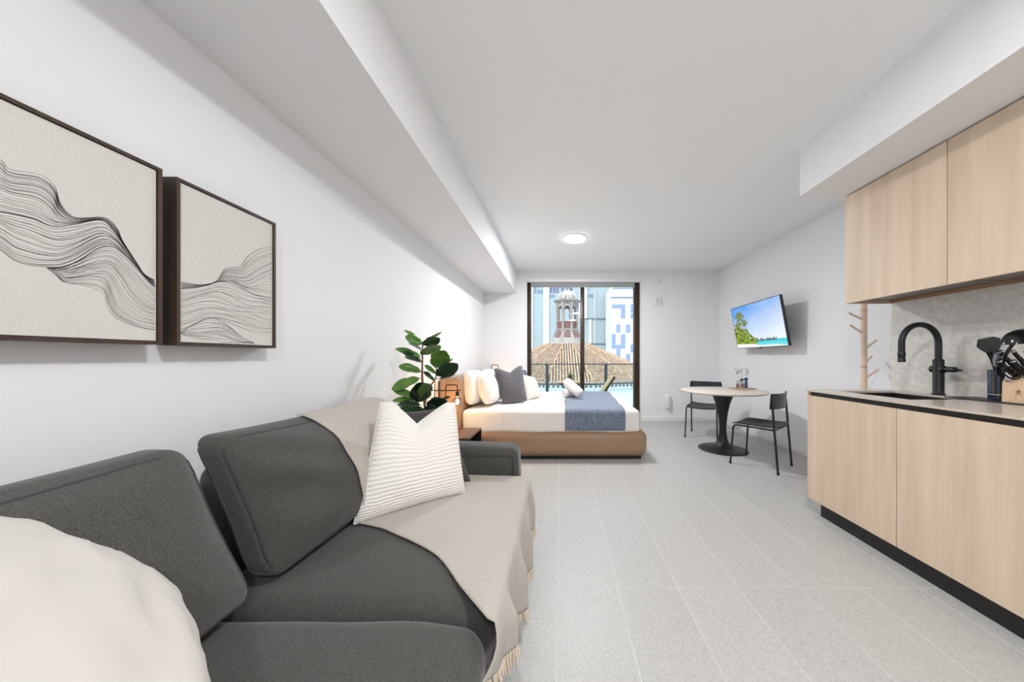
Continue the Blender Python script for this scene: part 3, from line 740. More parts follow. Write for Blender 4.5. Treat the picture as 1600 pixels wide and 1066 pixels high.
art(1.013 - .366, 1.013, 1.205, 1.778, 'framed wave line drawing, the one nearer the viewer above the sofa', [(c1, c2, 26, .00052), (c2, c3, 24, .00052), (c4, c5, 30, .00052)])
d1 = [(676, 762), (740, 776), (790, 780), (838, 766), (870, 722), (930, 712), (958, 672), (1000, 642), (1062, 626)]
d2 = [(676, 800), (740, 795), (800, 785), (850, 768), (900, 772), (945, 798), (985, 818), (1020, 828), (1062, 836)]
d3 = [(676, 962), (730, 945), (790, 917), (840, 914), (890, 930), (930, 945), (975, 960), (1015, 966), (1062, 962)]
d4 = [(690, 970), (740, 940), (800, 912), (840, 917), (890, 945), (940, 985), (985, 1006)]
d5 = [(690, 970), (735, 984), (790, 1000), (850, 1004), (900, 1006), (945, 1008), (985, 1008)]
art(1.051, 1.4175, 1.205, 1.776, 'framed wave line drawing, the one farther along the left wall', [(d1, d2, 26, .0006), (d2, d3, 24, .0006), (d4, d5, 18, .0006)])

# ================================================================== SOFA
sf = thing('sofa', 'charcoal fabric two-seat sofa along the left wall', 'sofa', (-.77, .9, 0))
sb_ = MB(); sb_.rbox(-1.30, -.245, -.26, 2.05, .075, .27, .03, m=6, k=3); sb_.build('base_frame', M['sofa'], sf, 60)
for (x, y) in ((-1.22, -.18), (-.33, -.18), (-1.22, 1.97), (-.33, 1.97), (-.33, .9), (-1.22, .9)):
    MB().lathe([(.022, 0), (.026, .078), (0, .078)], (x, y, 0), 14).build('leg', M['black'], sf)
MB().rbox(-1.335, -1.14, -.10, .76, .26, .775, .06, m=6, k=4, puff=(.01, .01, .015)).build('backrest', M['sofa'], sf, 60)
MB().rbox(-1.335, -1.14, 1.12, 1.90, .26, .775, .06, m=6, k=4, puff=(.01, .01, .015)).build('backrest', M['sofa'], sf, 60)
def armfn(q):
    if q.z > .3: q.z += .012 * math.sin((q.x + 1.3) * 3)
    return q
for (a, b) in ((1.895, 2.075), (-.28, -.10)):
    ar = MB().rbox(-1.30, -.262, a, b, .07, .60, .045, m=8, k=5, puff=(.012, .008, .010), fn=armfn).build('arm', M['sofa'], sf, 60)
    yy = a + .004 if a > 0 else b - .004
    MB().tube(bend([(-1.28, yy - .004, .563), (-.285, yy - .004, .563), (-.285, yy - .004, .12)], .04, 6), .0045, 6).build('piping', M['sofapipe'], ar)

def wr(q, s, a):  # soft wrinkles
    return noise.noise(Vector((q.x * s, q.y * s, q.z * s))) * a
seat_meshes = []
def seatfn(q):
    d = max(0, (q.x + .42) / .2)
    if d > 0: q.z -= .022 * min(1, d) ** 2
    q.z += wr(q, 5, .006); return q
for (a, b) in ((-.10, .893), (.897, 1.895)):
    m_ = MB().rbox(-1.12, -.205, a, b, .265, .435, .065, m=14, k=5, puff=(.02, .006, .030), fn=seatfn)
    seat_meshes.append(m_)
    c_ = m_.build('seat_cushion', M['sofa'], sf, 70)
    MB().tube(bend([Vector((-.9, a + .012, .285)), Vector((-.215, a + .012, .285)), Vector((-.215, b - .012, .285)), Vector((-.9, b - .012, .285))], .06, 6), .0045, 6).build('piping', M['sofapipe'], c_)
back_meshes = []
def backfn_factory(y0, y1, lean, twist):
    def fn(q):
        t = (q.z - .46) / .45
        s = (q.y - y0) / (y1 - y0) * 2 - 1
        q = q.copy(); tc_ = max(-1, min(1, 2 * t - 1)); sc_ = max(-1, min(1, s))
        k = .36 + .64 * (1 - abs(sc_) ** 5) * (1 - abs(tc_) ** 5)
        q.x = -.93 + (q.x + .93) * k - lean * t
        # ears: top corners stay high, top middle sinks; wrinkles run in from the near side
        q.z += .022 * max(0, t) ** 2 * (s * s - .45)
        q.y += s * -.012 * math.sin(min(1, max(0, t)) * PI) + twist * t
        edge = (1 - abs(sc_) ** 6) * (1 - abs(tc_) ** 6)
        fold = math.sin(q.z * 40 + q.y * 14 + 2 * noise.noise(Vector((q.y * 4, q.z * 4, 2)))) * .017 * math.exp(-((s + 1) / .65) ** 2) * min(1, max(0, t * 1.4))
        q.x += (fold + wr(q, 5, .014) + wr(q, 13, .006)) * edge
        return q
    return fn
for (a, b, lean, tw) in ((-.02, .915, .17, -.035), (.965, 1.89, .19, 0)):
    fn = backfn_factory(a, b, lean, tw)
    m_ = MB().rbox(-1.045, -.815, a, b, .462, .905, .050, m=26, k=5, puff=(.035, .004, .012), fn=fn)
    back_meshes.append(m_)
    c_ = m_.build('back_cushion', M['sofa'], sf, 75)
    for xe in (-.842, -1.018):
        lp = []
        cor = [(xe, a + .008, .472), (xe, a + .008, .895), (xe, b - .008, .895), (xe, b - .008, .472)]
        cor = [Vector(p) for p in cor]
        ring = []
        for i in range(4):
            p, q = cor[i], cor[(i + 1) % 4]
            for k in range(14):
                w_ = p.lerp(q, k / 14); ring.append(w_)
        # round the ring's corners by smoothing
        for _ in range(2): ring = [(ring[i - 1] + ring[i] * 2 + ring[(i + 1) % len(ring)]) / 4 for i in range(len(ring))]
        ring = [fn(w_) for w_ in ring]
        MB().tube(ring, .0055, 6, closed=True).build('piping', M['sofapipe'], c_)

# ---- throw blanket laid over back cushion, seat and front
def bvh(m): return BVHTree.FromPolygons([tuple(v) for v in m.v], m.f)
seatT = [bvh(m) for m in seat_meshes]; backT = bvh(back_meshes[1])
def seat_z(x, y):
    z = .44
    for t in seatT:
        h = t.ray_cast(Vector((x, y, 1)), Vector((0, 0, -1)))
        if h[0] is not None: z = max(z, h[0].z)
    return z
def back_x(y, z):
    h = backT.ray_cast(Vector((0, y, z)), Vector((-1, 0, 0)))
    return h[0].x if h[0] is not None else None
def back_top(x, y):
    h = backT.ray_cast(Vector((x, y, 2)), Vector((0, 0, -1)))
    return h[0].z if h[0] is not None else None
def lerp_tab(tab, x):
    for (a, b), (c, d) in zip(tab, tab[1:]):
        if x <= c: return b + (d - b) * max(0, (x - a) / (c - a))
    return tab[-1][1]
S1, S2, S3, S4 = 10, 18, 26, 18          # rows: over the top, down the cushion, along the seat, front drop
NT = 64
rows = []
# left / right border of the throw for each stretch
seatL = [(-.87, 1.31), (-.70, 1.245), (-.447, 1.11), (-.30, .955), (-.20, .85)]
_sl = crom([(a, b, 0) for a, b in seatL], 60)
def smooth_tab(x): return lerp_tab([(p.x, p.y) for p in _sl], x)
hemZ = [(.78, .335), (.98, .272), (1.14, .195), (1.37, .125), (1.55, .15), (1.86, .20)]
grid = []
EPS = .008
for i in range(S1):
    t = i / (S1 - 1); row = []
    for j in range(NT + 1):
        y = 1.33 + (1.885 - 1.33) * j / NT; x = -1.13 + .085 * t
        z = back_top(x, y); z = (z if z else .80)
        if y > 1.875: z = back_top(x, 1.872) or z
        row.append(Vector((x, y, z + EPS)))
    grid.append(row)
ztop = .88
for i in range(1, S2):
    t = i / (S2 - 1); row = []
    for j in range(NT + 1):
        y = 1.33 + (1.31 - 1.33) * t + (1.885 - 1.33 + .02 * t) * j / NT
        z = ztop + (.505 - ztop) * t; x = back_x(min(y, 1.868), z); x = x if x is not None else -.95
        row.append(Vector((x + EPS, y, z)))
    grid.append(row)
for i in range(S3):
    t = i / (S3 - 1); row = []
    x = -.845 + (-.20 + .845) * t
    yl = smooth_tab(x)
    for j in range(NT + 1):
        y = yl + (1.88 - .06 * max(0, t - .5) - yl) * j / NT
        z = seat_z(min(x, -.215), y)
        row.append(Vector((x, y, z + EPS + .004 * max(0, noise.noise(Vector((x * 9, y * 9, 0)))))))
    grid.append(row)
for i in range(1, S4 + 1):
    t = i / S4; row = []
    for j in range(NT + 1):
        s_ = j / NT
        top = grid[S1 + S2 - 2 + S3][j] if False else grid[S1 + (S2 - 1) + S3 - 1][j]
        yl = .85 + (.79 - .85) * t
        y = yl + (1.82 - .02 * t - yl) * s_
        hz = lerp_tab(hemZ, y)
        z = top.z + (hz - top.z) * t
        fold = (.010 + .016 * t) * (math.sin(y * 21 + .6) + .5 * math.sin(y * 47))
        x = -.182 + .012 * math.sin(t * PI) + fold * min(1, t * 2) + .012 * t
        row.append(Vector((x, y, z)))
    grid.append(row)
vs_ = [p for r in grid for p in r]; nn_ = NT + 1
uv_ = [(j / NT, i / (len(grid) - 1) * 2.2) for i in range(len(grid)) for j in range(nn_)]
fs_ = [(i * nn_ + j, i * nn_ + j + 1, (i + 1) * nn_ + j + 1, (i + 1) * nn_ + j) for i in range(len(grid) - 1) for j in range(NT)]

def throw_material():
    m = bpy.data.materials.new('oatmeal_weave'); m.use_nodes = True; nt = m.node_tree; N = nt.nodes; L = nt.links; b = N['Principled BSDF']
    b.inputs['Roughness'].default_value = .95; b.inputs['Specular IOR Level'].default_value = .1; b.inputs['Sheen Weight'].default_value = .2
    uv = N.new('ShaderNodeTexCoord'); mp = N.new('ShaderNodeMapping'); mp.inputs['Scale'].default_value = (1, 1, 1); L.new(uv.outputs['UV'], mp.inputs[0])
    ws = []
    for rot in (.78, -.78):
        mq = N.new('ShaderNodeMapping'); mq.inputs['Rotation'].default_value = (0, 0, rot); L.new(uv.outputs['UV'], mq.inputs[0])
        w = N.new('ShaderNodeTexWave'); w.inputs['Scale'].default_value = 52; w.inputs['Distortion'].default_value = 1.6; w.inputs['Detail'].default_value = 1
        L.new(mq.outputs[0], w.inputs[0]); ws.append(w)
    mm = N.new('ShaderNodeMath'); mm.operation = 'MULTIPLY'; L.new(ws[0].outputs['Fac'], mm.inputs[0]); L.new(ws[1].outputs['Fac'], mm.inputs[1])
    cr = N.new('ShaderNodeValToRGB'); cr.color_ramp.elements[0].position = .05; cr.color_ramp.elements[1].position = .55
    cr.color_ramp.elements[0].color = srgb(166, 157, 147); cr.color_ramp.elements[1].color = srgb(220, 214, 206)
    L.new(mm.outputs[0], cr.inputs[0]); L.new(cr.outputs[0], b.inputs['Base Color'])
    bp = N.new('ShaderNodeBump'); bp.inputs['Strength'].default_value = .4; bp.inputs['Distance'].default_value = .003; L.new(mm.outputs[0], bp.inputs['Height']); L.new(bp.outputs[0], b.inputs['Normal'])
    return m
tw_ = thing('throw_blanket', 'oatmeal woven throw with cream fringe draped over the sofa seat', 'blanket', (-.2, 1.3, .12))
to = mesh_obj('cloth', vs_, fs_, throw_material(), tw_, 180, uv_)
md = to.modifiers.new('thick', 'SOLIDIFY'); md.thickness = .005; md.offset = 1
frm = MB(); rnd = random.Random(5)
hem = grid[-1]
L_tot = 0
for j in range(NT):
    for q in range(3):
        p = hem[j].lerp(hem[j + 1], (q + rnd.random() * .6) / 3)
        ln = rnd.uniform(.045, .065); sw = rnd.uniform(-.012, .012)
        frm.tube([p + Vector((.002, 0, .004)), p + Vector((.004 + rnd.uniform(-.004, .006), sw * .4, -ln * .5)), p + Vector((.002 + rnd.uniform(-.008, .010), sw, -ln))], [.0028, .0034, .0016], 5)
# left side border is plain
fo = frm.build('fringe', mat('cream_fringe', srgb(222, 208, 188), .95), tw_, 60); fo['kind'] = 'stuff'; fo['label'] = 'cream tassel fringe'

# ================================================================== PILLOWS
def pillow(name, label, BL, BR, TR, TL, thick, m, dip=0, pinch=.07, n=26, group=None, cat='cushion', seed=0, wrk=.006, pw=.42, side=None, parent=None, rc=.12):
    BL, BR, TR, TL = [Vector(p) for p in (BL, BR, TR, TL)]
    nor = (BR - BL).cross(TL - BL).normalized()
    if side is not None and nor.dot(Vector(side)) < 0: nor = -nor
    b = MB(); uvs = []
    for sg in (1, -1):
        vs = []; fs = []
        for i in range(n + 1):
            for j in range(n + 1):
                u = math.sin((-1 + 2 * i / n) * PI / 2); v = math.sin((-1 + 2 * j / n) * PI / 2)
                uu = u * (1 - pinch * (1 - v * v)); vv = v * (1 - pinch * (1 - u * u))
                uu *= math.sqrt(1 - rc * v ** 4 / 2); vv *= math.sqrt(1 - rc * u ** 4 / 2)
                gdip = max(0, 1 - abs(u) / .75) ** 1.15 * max(0, (v + .55) / 1.55) ** 1.6
                s, t = (uu + 1) / 2, (vv + 1) / 2
                p = BL * (1 - s) * (1 - t) + BR * s * (1 - t) + TR * s * t + TL * (1 - s) * t
                p = p - (TL - BL).normalized() * dip * gdip
                prof = ((1 - u ** 2) * (1 - v ** 2)) ** pw
                wk = wrk * noise.noise(Vector((u * 3.2 + seed, v * 3.2, seed * 1.7))) + wrk * .6 * noise.noise(Vector((u * 8 + seed, v * 5, seed)))
                th = thick / 2 * prof * (1 - .45 * gdip * (1 if dip else 0)) + wk * min(1, prof * 3)
                vs.append(p + nor * sg * th); uvs.append((i / n, j / n))
        for i in range(n):
            for j in range(n):
                a = i * (n + 1) + j; fs.append((a, a + 1, a + n + 2, a + n + 1))
        b.add(vs, fs)
    b.uv = uvs
    o = b.build(name, m, parent, 180)
    if parent is None: tag(o, label, cat, group)
    # seam cord
    ring = []
    n2 = (n + 1)
    idx = [i * n2 for i in range(n + 1)] + [n * n2 + j for j in range(1, n + 1)] + [i * n2 + n for i in range(n - 1, -1, -1)] + list(range(n - 1, 0, -1))
    MB().tube([b.v[i] for i in idx], .003, 5, closed=True).build('seam', m, o)
    return o

def rib_material():
    m = bpy.data.materials.new('cream_ribbed_fabric'); m.use_nodes = True; nt = m.node_tree; N = nt.nodes; L = nt.links; b = N['Principled BSDF']
    b.inputs['Base Color'].default_value = srgb(245, 240, 234); b.inputs['Roughness'].default_value = .9; b.inputs['Specular IOR Level'].default_value = .15
    tc = N.new('ShaderNodeTexCoord'); mp = N.new('ShaderNodeMapping'); mp.inputs['Scale'].default_value = (.9, 1, 1); L.new(tc.outputs['UV'], mp.inputs[0])
    w = N.new('ShaderNodeTexWave'); w.bands_direction = 'Y'; w.inputs['Scale'].default_value = 11.5; w.inputs['Distortion'].default_value = 1.8; w.inputs['Detail'].default_value = 1.5; w.inputs['Detail Scale'].default_value = 1.4
    L.new(mp.outputs[0], w.inputs[0])
    bp = N.new('ShaderNodeBump'); bp.inputs['Strength'].default_value = .55; bp.inputs['Distance'].default_value = .005; L.new(w.outputs['Fac'], bp.inputs['Height']); L.new(bp.outputs[0], b.inputs['Normal'])
    return m
pillow('throw_pillow', 'cream ribbed throw pillow with a chopped top, standing on the oatmeal throw', P(549, 824, 1.285), P(728, 771, 1.60), P(712, 628, 1.72), P(594, 627, 1.50), .17, rib_material(), dip=.105, pinch=.05, group='throw pillows on the sofa', seed=2, wrk=.004, side=(.66, -.75, 0))
pillow('throw_pillow', 'charcoal pillow tucked between the cream ribbed pillow and the far sofa arm', (-.98, 1.70, .475), P(737, 754, 1.69), P(703, 634, 1.80), P(606, 645, 1.83), .13, M['sofa'], dip=.0, group='throw pillows on the sofa', seed=5, side=(0, -1, 0))
pillow('throw_pillow', 'large plain white pillow at the near end of the sofa, beside the viewer', (-.40, .36, .49), (-.722, .585, .705), (-1.00, .52, .90), (-.70, .20, .89), .17, mat('soft_white_cotton', srgb(203, 198, 192), .9, bump=.3, bscale=6, bdist=.012, spec=.12), pinch=.03, group='throw pillows on the sofa', seed=8, wrk=.010, pw=.36, side=(.7, 0, .7))

# ================================================================== PLANT
pl = thing('fiddle_leaf_fig', 'fiddle leaf fig plant between the sofa and the bedside table', 'plant', (-1.08, 2.45, 0))
PD = 2.42
def C(x, y, d=PD): return P(600 + x / 6.664, 500 + y / 6.664, d)
MB().lathe([(0, 0), (.115, 0), (.135, .10), (.148, .28), (.150, .30), (.138, .30), (.13, .26), (0, .26)], (-1.08, 2.45, 0), 32).build('pot', M['pot'], pl)
MB().lathe([(0, .2605), (.128, .2605), (.128, .275), (0, .28)], (-1.08, 2.45, 0), 24).build('soil', M['soil'], pl)
MB().tube(crom([(-1.09, 2.45, .26), C(440, 1150, 2.44), C(425, 900), C(400, 640), C(398, 520), C(400, 400), C(402, 230)], 24), .012, 10, r2=.005).build('trunk', M['bark'], pl)
MB().tube(crom([C(425, 880), C(455, 740), C(510, 650), C(540, 600), C(545, 480)], 16), .009, 8, r2=.004).build('branch', M['bark'], pl)
MB().tube(crom([(-1.06, 2.47, .26), C(520, 1100, 2.45), C(525, 830, 2.43), C(532, 640)], 16), .0065, 8, r2=.004).build('branch', M['bark'], pl)
def leaf(bx, by, tx_, ty_, w, roll, dark, dt=0.0, db=0.0):
    A = C(bx, by, PD + db); B = C(tx_, ty_, PD + dt)
    ax = (B - A); L_ = ax.length; ax.normalize()
    view = (Vector((0, 0, CH)) - (A + B) / 2).normalized()
    side = ax.cross(view).normalized(); nor = side.cross(ax).normalized()
    R = Matrix.Rotation(roll, 3, ax); side = R @ side; nor = R @ nor
    n = 10; vs = []; fs = []
    wid = w * L_ * .5
    for i in range(n + 1):
        t = i / n
        wp = max(.03, (math.sin(PI * min(1, t ** .8)) ** .6) * (.58 + .5 * t) * (1 - .18 * math.exp(-((t - .38) / .12) ** 2))) * wid
        if t < .06: wp = .04 * wid
        if i == n: wp = .12 * wid
        c = A + ax * (L_ * t) - Vector((0, 0, 1)) * (.10 * L_ * t * t) + Vector((0, 0, 1)) * (.10 * L_ * t) * (1 if True else 0)
        for q in (-1, -.5, 0, .5, 1):
            vs.append(c + side * (wp * q) + nor * (.22 * wp * abs(q) + .045 * wp * math.sin(t * 26 + q * 2) * abs(q)))
    for i in range(n):
        for q in range(4):
            a = i * 5 + q; fs.append((a, a + 1, a + 6, a + 5))
    o = MB(); o.add(vs, fs); ob = o.build('leaf', M['leafdark'] if dark else M['leaf'], pl, 180)
    m_ = ob.modifiers.new('t', 'SOLIDIFY'); m_.thickness = .0012
LV = [(390, 230, 210, 108, .5, 1.1, 0, -.05), (395, 245, 222, 178, .75, .45, 0, -.12), (385, 312, 255, 244, .5, 1.2, 1, .06), (410, 225, 600, 124, .45, 1.2, 0, .05),
      (412, 262, 578, 188, .62, .5, 1, -.08), (385, 358, 585, 264, .5, .75, 0, -.12), (382, 386, 120, 300, .42, .7, 0, -.05), (390, 432, 195, 340, .55, .8, 1, -.08), (388, 440, 215, 385, .5, .9, 0, -.02),
      (530, 492, 640, 320, .85, .1, 0, -.12), (545, 497, 716, 404, .42, 1.1, 0, .04), (548, 580, 766, 456, .62, .45, 1, -.10), (536, 556, 422, 474, .55, .6, 0, -.06), (525, 632, 412, 538, .5, .6, 1, -.02),
      (575, 612, 738, 560, .45, 1.0, 1, .05), (386, 540, 153, 482, .58, .5, 0, -.06), (372, 608, 82, 728, .52, .45, 0, -.05), (350, 812, 104, 738, .5, .65, 0, -.04), (415, 845, 352, 655, .95, .1, 1, -.16),
      (410, 820, 408, 664, .55, .4, 0, -.18), (332, 832, 88, 842, .4, .6, 0, -.03), (382, 884, 143, 885, .5, .45, 1, -.12), (425, 935, 165, 1012, .62, .3, 1, -.18), (452, 912, 655, 838, .62, .35, 1, -.12), (600, 832, 688, 792, .4, .8, 0, -.04),
      (430, 950, 590, 945, .6, .4, 1, -.15), (410, 940, 110, 955, .5, .7, 1, -.02), (440, 970, 330, 1080, .6, .3, 1, -.12)]
stem_pts = crom([C(425, 900), C(400, 640), C(398, 520), C(400, 400), C(402, 230)], 40) + crom([C(425, 880), C(455, 740), C(510, 650), C(540, 600), C(545, 480)], 40)
for (a, b, c, d, w, rl, dk, dt) in LV:
    leaf(a, b, c, d, w, rl, dk, dt)
    A_ = C(a, b); B_ = min(stem_pts, key=lambda p: (p - A_).length)
    if (A_ - B_).length > .006: MB().tube([B_, (A_ + B_) / 2 - Vector((0, 0, .004)), A_ + (A_ - B_).normalized() * .006], .0025, 6).build('petiole', M['leaf'], pl)

# ================================================================== BEDSIDE TABLE AND SCONCES
nt_ = thing('bedside_table', 'dark brown open-front bedside table between plant and bed', 'nightstand', (-1.095, 3.18, 0))
nx0, nx1, ny0, ny1, nz = -1.345, -.86, 2.96, 3.40, .392
MB().box(nx0, nx1, ny0, ny1, nz - .018, nz, .0015).build('top', M['walnut'], nt_)
MB().box(nx0, nx1, ny0, ny0 + .018, .02, nz - .018).build('side_panel', M['black'], nt_, smooth=None)
MB().box(nx0, nx1, ny1 - .018, ny1, .02, nz - .018).build('side_panel', M['black'], nt_, smooth=None)
MB().box(nx0, nx0 + .015, ny0 + .018, ny1 - .018, .02, nz - .018).build('back_panel', M['black'], nt_, smooth=None)
MB().box(nx0 + .015, nx1 - .004, ny0 + .018, ny1 - .018, .02, .038).build('bottom_panel', M['black'], nt_, smooth=None)
MB().box(nx0 + .015, nx1 - .01, ny0 + .018, ny1 - .018, .20, .214).build('shelf', M['black'], nt_, smooth=None)
for x in (nx0 + .03, nx1 - .03):
    for y in (ny0 + .03, ny1 - .03): MB().lathe([(.014, 0), (.014, .02), (0, .02)], (x, y, 0), 10).build('foot', M['black'], nt_)

M['filament'] = emitter('filament', (1.0, .55, .16, 1), 60)
def sconce(y, zc, label, watt, ut=.12, az=.02, pz=.0):
    """black tube wall lamp with a hanging clear globe bulb; arm reaches into the room along +X"""
    t = thing('wall_sconce', label, 'wall lamp', (XL, y, zc), 'black tube wall lamps')
    MB().box(XL, XL + .012, y - .03, y + .03, zc - .03 + pz, zc + .09 + pz, .003).build('wall_plate', M['black'], t)
    MB().tube([(XL + .115, y, zc - .10), (XL + .115, y, zc + ut)], .007, 8).build('upright', M['black'], t)
    MB().tube([(XL + .01, y, zc + az), (XL + .34, y, zc + az)], .006, 8).build('arm', M['black'], t)
    MB().tube(bend([(XL + .185, y, zc - .05), (XL + .185, y, zc + .078), (XL + .305, y, zc + .078), (XL + .305, y, zc - .01)], .022, 5), .006, 8).build('loop', M['black'], t)
    sx = XL + .305
    MB().lathe([(.012, zc + .01), (.018, zc + .004), (.018, zc - .036), (.014, zc - .040), (0, zc - .040)], (sx, y, 0), 16).build('socket', M['black'], t)
    bz = zc - .098
    bb = MB().lathe([(.012, zc - .040), (.014, zc - .050)] + [(.047 * math.sin(a), bz + .047 * math.cos(a)) for a in [.42 + (PI - .42) * k / 12 for k in range(13)]], (sx, y, 0), 24).build('bulb', M['clear'], t)
    fl_ = MB()
    for k in range(4):
        a = k * PI / 2; dx, dy = .012 * math.cos(a), .012 * math.sin(a)
        fl_.tube([(sx + dx * .4, y + dy * .4, bz + .03), (sx + dx, y + dy, bz), (sx + dx * .5, y + dy * .5, bz - .025)], .0016, 5)
    fl_.build('filament', M['filament'], bb)
    ld = bpy.data.lights.new('bulb_glow', 'POINT'); ld.energy = watt; ld.color = (1.0, .56, .22); ld.shadow_soft_size = .012
    lo = bpy.data.objects.new('bulb_glow', ld); link(lo, t, (sx, y, bz))
sconce(3.22, .80, 'black tube wall lamp with glowing globe bulb above the bedside table', 3.6)
sconce(5.36, .955, 'black tube wall lamp half hidden behind the bed pillows', .5, -.02, -.045, -.10)

# ================================================================== BED
BY0, BY1 = 3.485, 5.50
bd = thing('bed', 'tan leather platform bed under white bedding by the balcony door', 'bed', (-.2, 4.5, 0))
def platfn(q):
    q.z += .004 * math.sin(q.x * 7) * (1 if q.z > .2 else 0); return q
MB().rbox(-1.12, .99, BY0, BY1, .035, .330, .085, m=8, k=6, puff=(.012, .012, .0), fn=platfn).build('platform', M['leather'], bd, 70)
MB().box(-1.10, .93, BY0 + .07, BY1 - .07, 0, .06).build('plinth', M['black'], bd, smooth=None)
MB().rbox(XL + .012, -1.118, 3.455, 5.52, .03, .94, .05, m=8, k=5, puff=(.008, .006, .0)).build('headboard', M['leather'], bd, 70)
def matfn(q):
    q.z += wr(q, 3.0, .006) + wr(q, 9, .003)
    if q.y < BY0 + .12: q.y += .006 * math.sin(q.x * 8) + wr(q, 8, .006)
    return q
mt_ = MB(); mt_.rbox(-1.115, .915, BY0 + .035, BY1 - .04, .30, .560, .045, m=26, k=5, puff=(.004, .004, .022), fn=matfn)
mat_o = mt_.build('mattress', M['linenbed'], bd, 75)
MB().tube([(-.83 + .002 * math.sin(k), BY0 + .034 + (0), .33 + .155 * k / 8) for k in range(9)], .0025, 5).build('sheet_hem', M['linenbed'], mat_o)
MB().tube([(-.66 + .002 * math.sin(k * 2), BY0 + .034, .33 + .155 * k / 8) for k in range(9)], .0025, 5).build('sheet_hem', M['linenbed'], mat_o)
# foot-end runner
bT = bvh(mt_)
def bed_z(x, y):
    h = bT.ray_cast(Vector((x, y, 1.5)), Vector((0, 0, -1))); return h[0].z if h[0] is not None else .53
def bed_y(x, z):
    h = bT.ray_cast(Vector((x, 3.0, z)), Vector((0, 1, 0))); return h[0].y if h[0] is not None else BY0 + .05
rg = []; NR = 30
for i in range(7):
    t = i / 6; row = []
    for j in range(NR + 1):
        x = .058 + (.738 - .058) * j / NR; z = .338 + (.48 - .338) * t
        row.append(Vector((x, bed_y(x, z) - .009 - .004 * (1 - t) * (1 + math.sin(x * 30)), z)))
    rg.append(row)
for i in range(1, 10):
    an = PI / 2 * i / 10; row = []
    for j in range(NR + 1):
        x = .058 + (.738 - .058) * j / NR; dv = Vector((0, -math.cos(an), math.sin(an)))
        h = bT.ray_cast(Vector((x, BY0 + .10, .49)) + dv * .5, -dv)
        row.append((h[0] if h[0] is not None else Vector((x, BY0 + .04, .5))) + dv * .009)
    rg.append(row)
for i in range(36):
    t = i / 35; row = []
    y = BY0 + .10 + (BY1 - .07 - BY0 - .10) * t
    for j in range(NR + 1):
        s_ = j / NR; x = .058 + .02 * t + (.738 + .10 * t - .058 - .02 * t) * s_ + .006 * math.sin(y * 9)
        row.append(Vector((x, y, bed_z(x, y) + .008)))
    rg.append(row)
n1 = NR + 1
ro = mesh_obj('bed_runner', [p for r in rg for p in r], [(i * n1 + j, i * n1 + j + 1, (i + 1) * n1 + j + 1, (i + 1) * n1 + j) for i in range(len(rg) - 1) for j in range(NR)], M['runner'], None, 180)
tag(ro, 'grey melange runner across the foot of the white bed', 'blanket'); md = ro.modifiers.new('t', 'SOLIDIFY'); md.thickness = .004; md.offset = 1

# pillows on the bed
def bp_(u, v, d): return P(u, v, d)
pillow('bed_pillow', 'upright white pillow against the headboard, nearest the glowing sconce', (-1.055, 3.60, .59), (-1.03, 4.18, .59), (-1.075, 4.16, 1.00), (-1.095, 3.61, 1.01), .22, M['linen'], pinch=.03, seed=11, rc=.45, pw=.32, group='white bed pillows', cat='pillow', side=(1, 0, 0), wrk=.010)
pillow('bed_pillow', 'upright white pillow against the headboard, on the window side', (-1.03, 4.35, .59), (-1.03, 5.0, .59), (-1.08, 5.0, .98), (-1.08, 4.37, 1.00), .22, M['linen'], pinch=.03, seed=13, rc=.45, pw=.32, group='white bed pillows', cat='pillow', side=(1, 0, 0), wrk=.010)
pillow('bed_pillow', 'white pillow leaning in front of the sconce-side pillow, behind the grey cushion', (-.86, 3.66, .59), (-.80, 4.22, .59), (-.93, 4.22, .97), (-.98, 3.68, .97), .22, M['linen'], pinch=.03, seed=17, rc=.45, pw=.32, group='white bed pillows', cat='pillow', side=(1, 0, 0), wrk=.010)
pillow('bed_pillow', 'white pillow leaning in the second row on the window side', (-.80, 4.40, .59), (-.80, 5.0, .59), (-.93, 5.0, .97), (-.93, 4.42, .97), .22, M['linen'], pinch=.03, seed=19, rc=.45, pw=.32, group='white bed pillows', cat='pillow', side=(1, 0, 0), wrk=.010)
pillow('bed_cushion', 'slate grey velvet cushion with a chopped top on the bed', P(786, 634, 3.92), P(824, 627, 4.06), P(816, 571, 4.22), P(771, 576, 4.00), .19, M['cushgrey'], dip=.07, pinch=.05, seed=23, group='bed cushions', side=(.5, -.8, 0))
pillow('bed_cushion', 'small cream fleck cushion beside the slate grey cushion', P(822, 628, 4.20), P(846, 620, 4.45), P(835, 590, 4.52), P(812, 584, 4.30), .13, M['cushcream'], pinch=.06, seed=29, rc=.35, pw=.33, group='bed cushions', side=(.5, -.8, 0))
pillow('bed_cushion', 'blue grey cushion peeking out behind the cream fleck cushion', (-.62, 4.62, .57), (-.50, 5.04, .57), (-.56, 5.06, .96), (-.68, 4.64, .98), .13, M['cushblue'], pinch=.05, seed=31, group='bed cushions', side=(1, -.3, 0))
pillow('bed_cushion', 'cream cushion peeking out behind the slate grey cushion', (-.72, 4.30, .57), (-.66, 4.72, .57), (-.74, 4.74, 1.00), (-.80, 4.32, 1.02), .12, M['cushcream'], pinch=.05, seed=37, group='bed cushions', side=(1, -.3, 0))

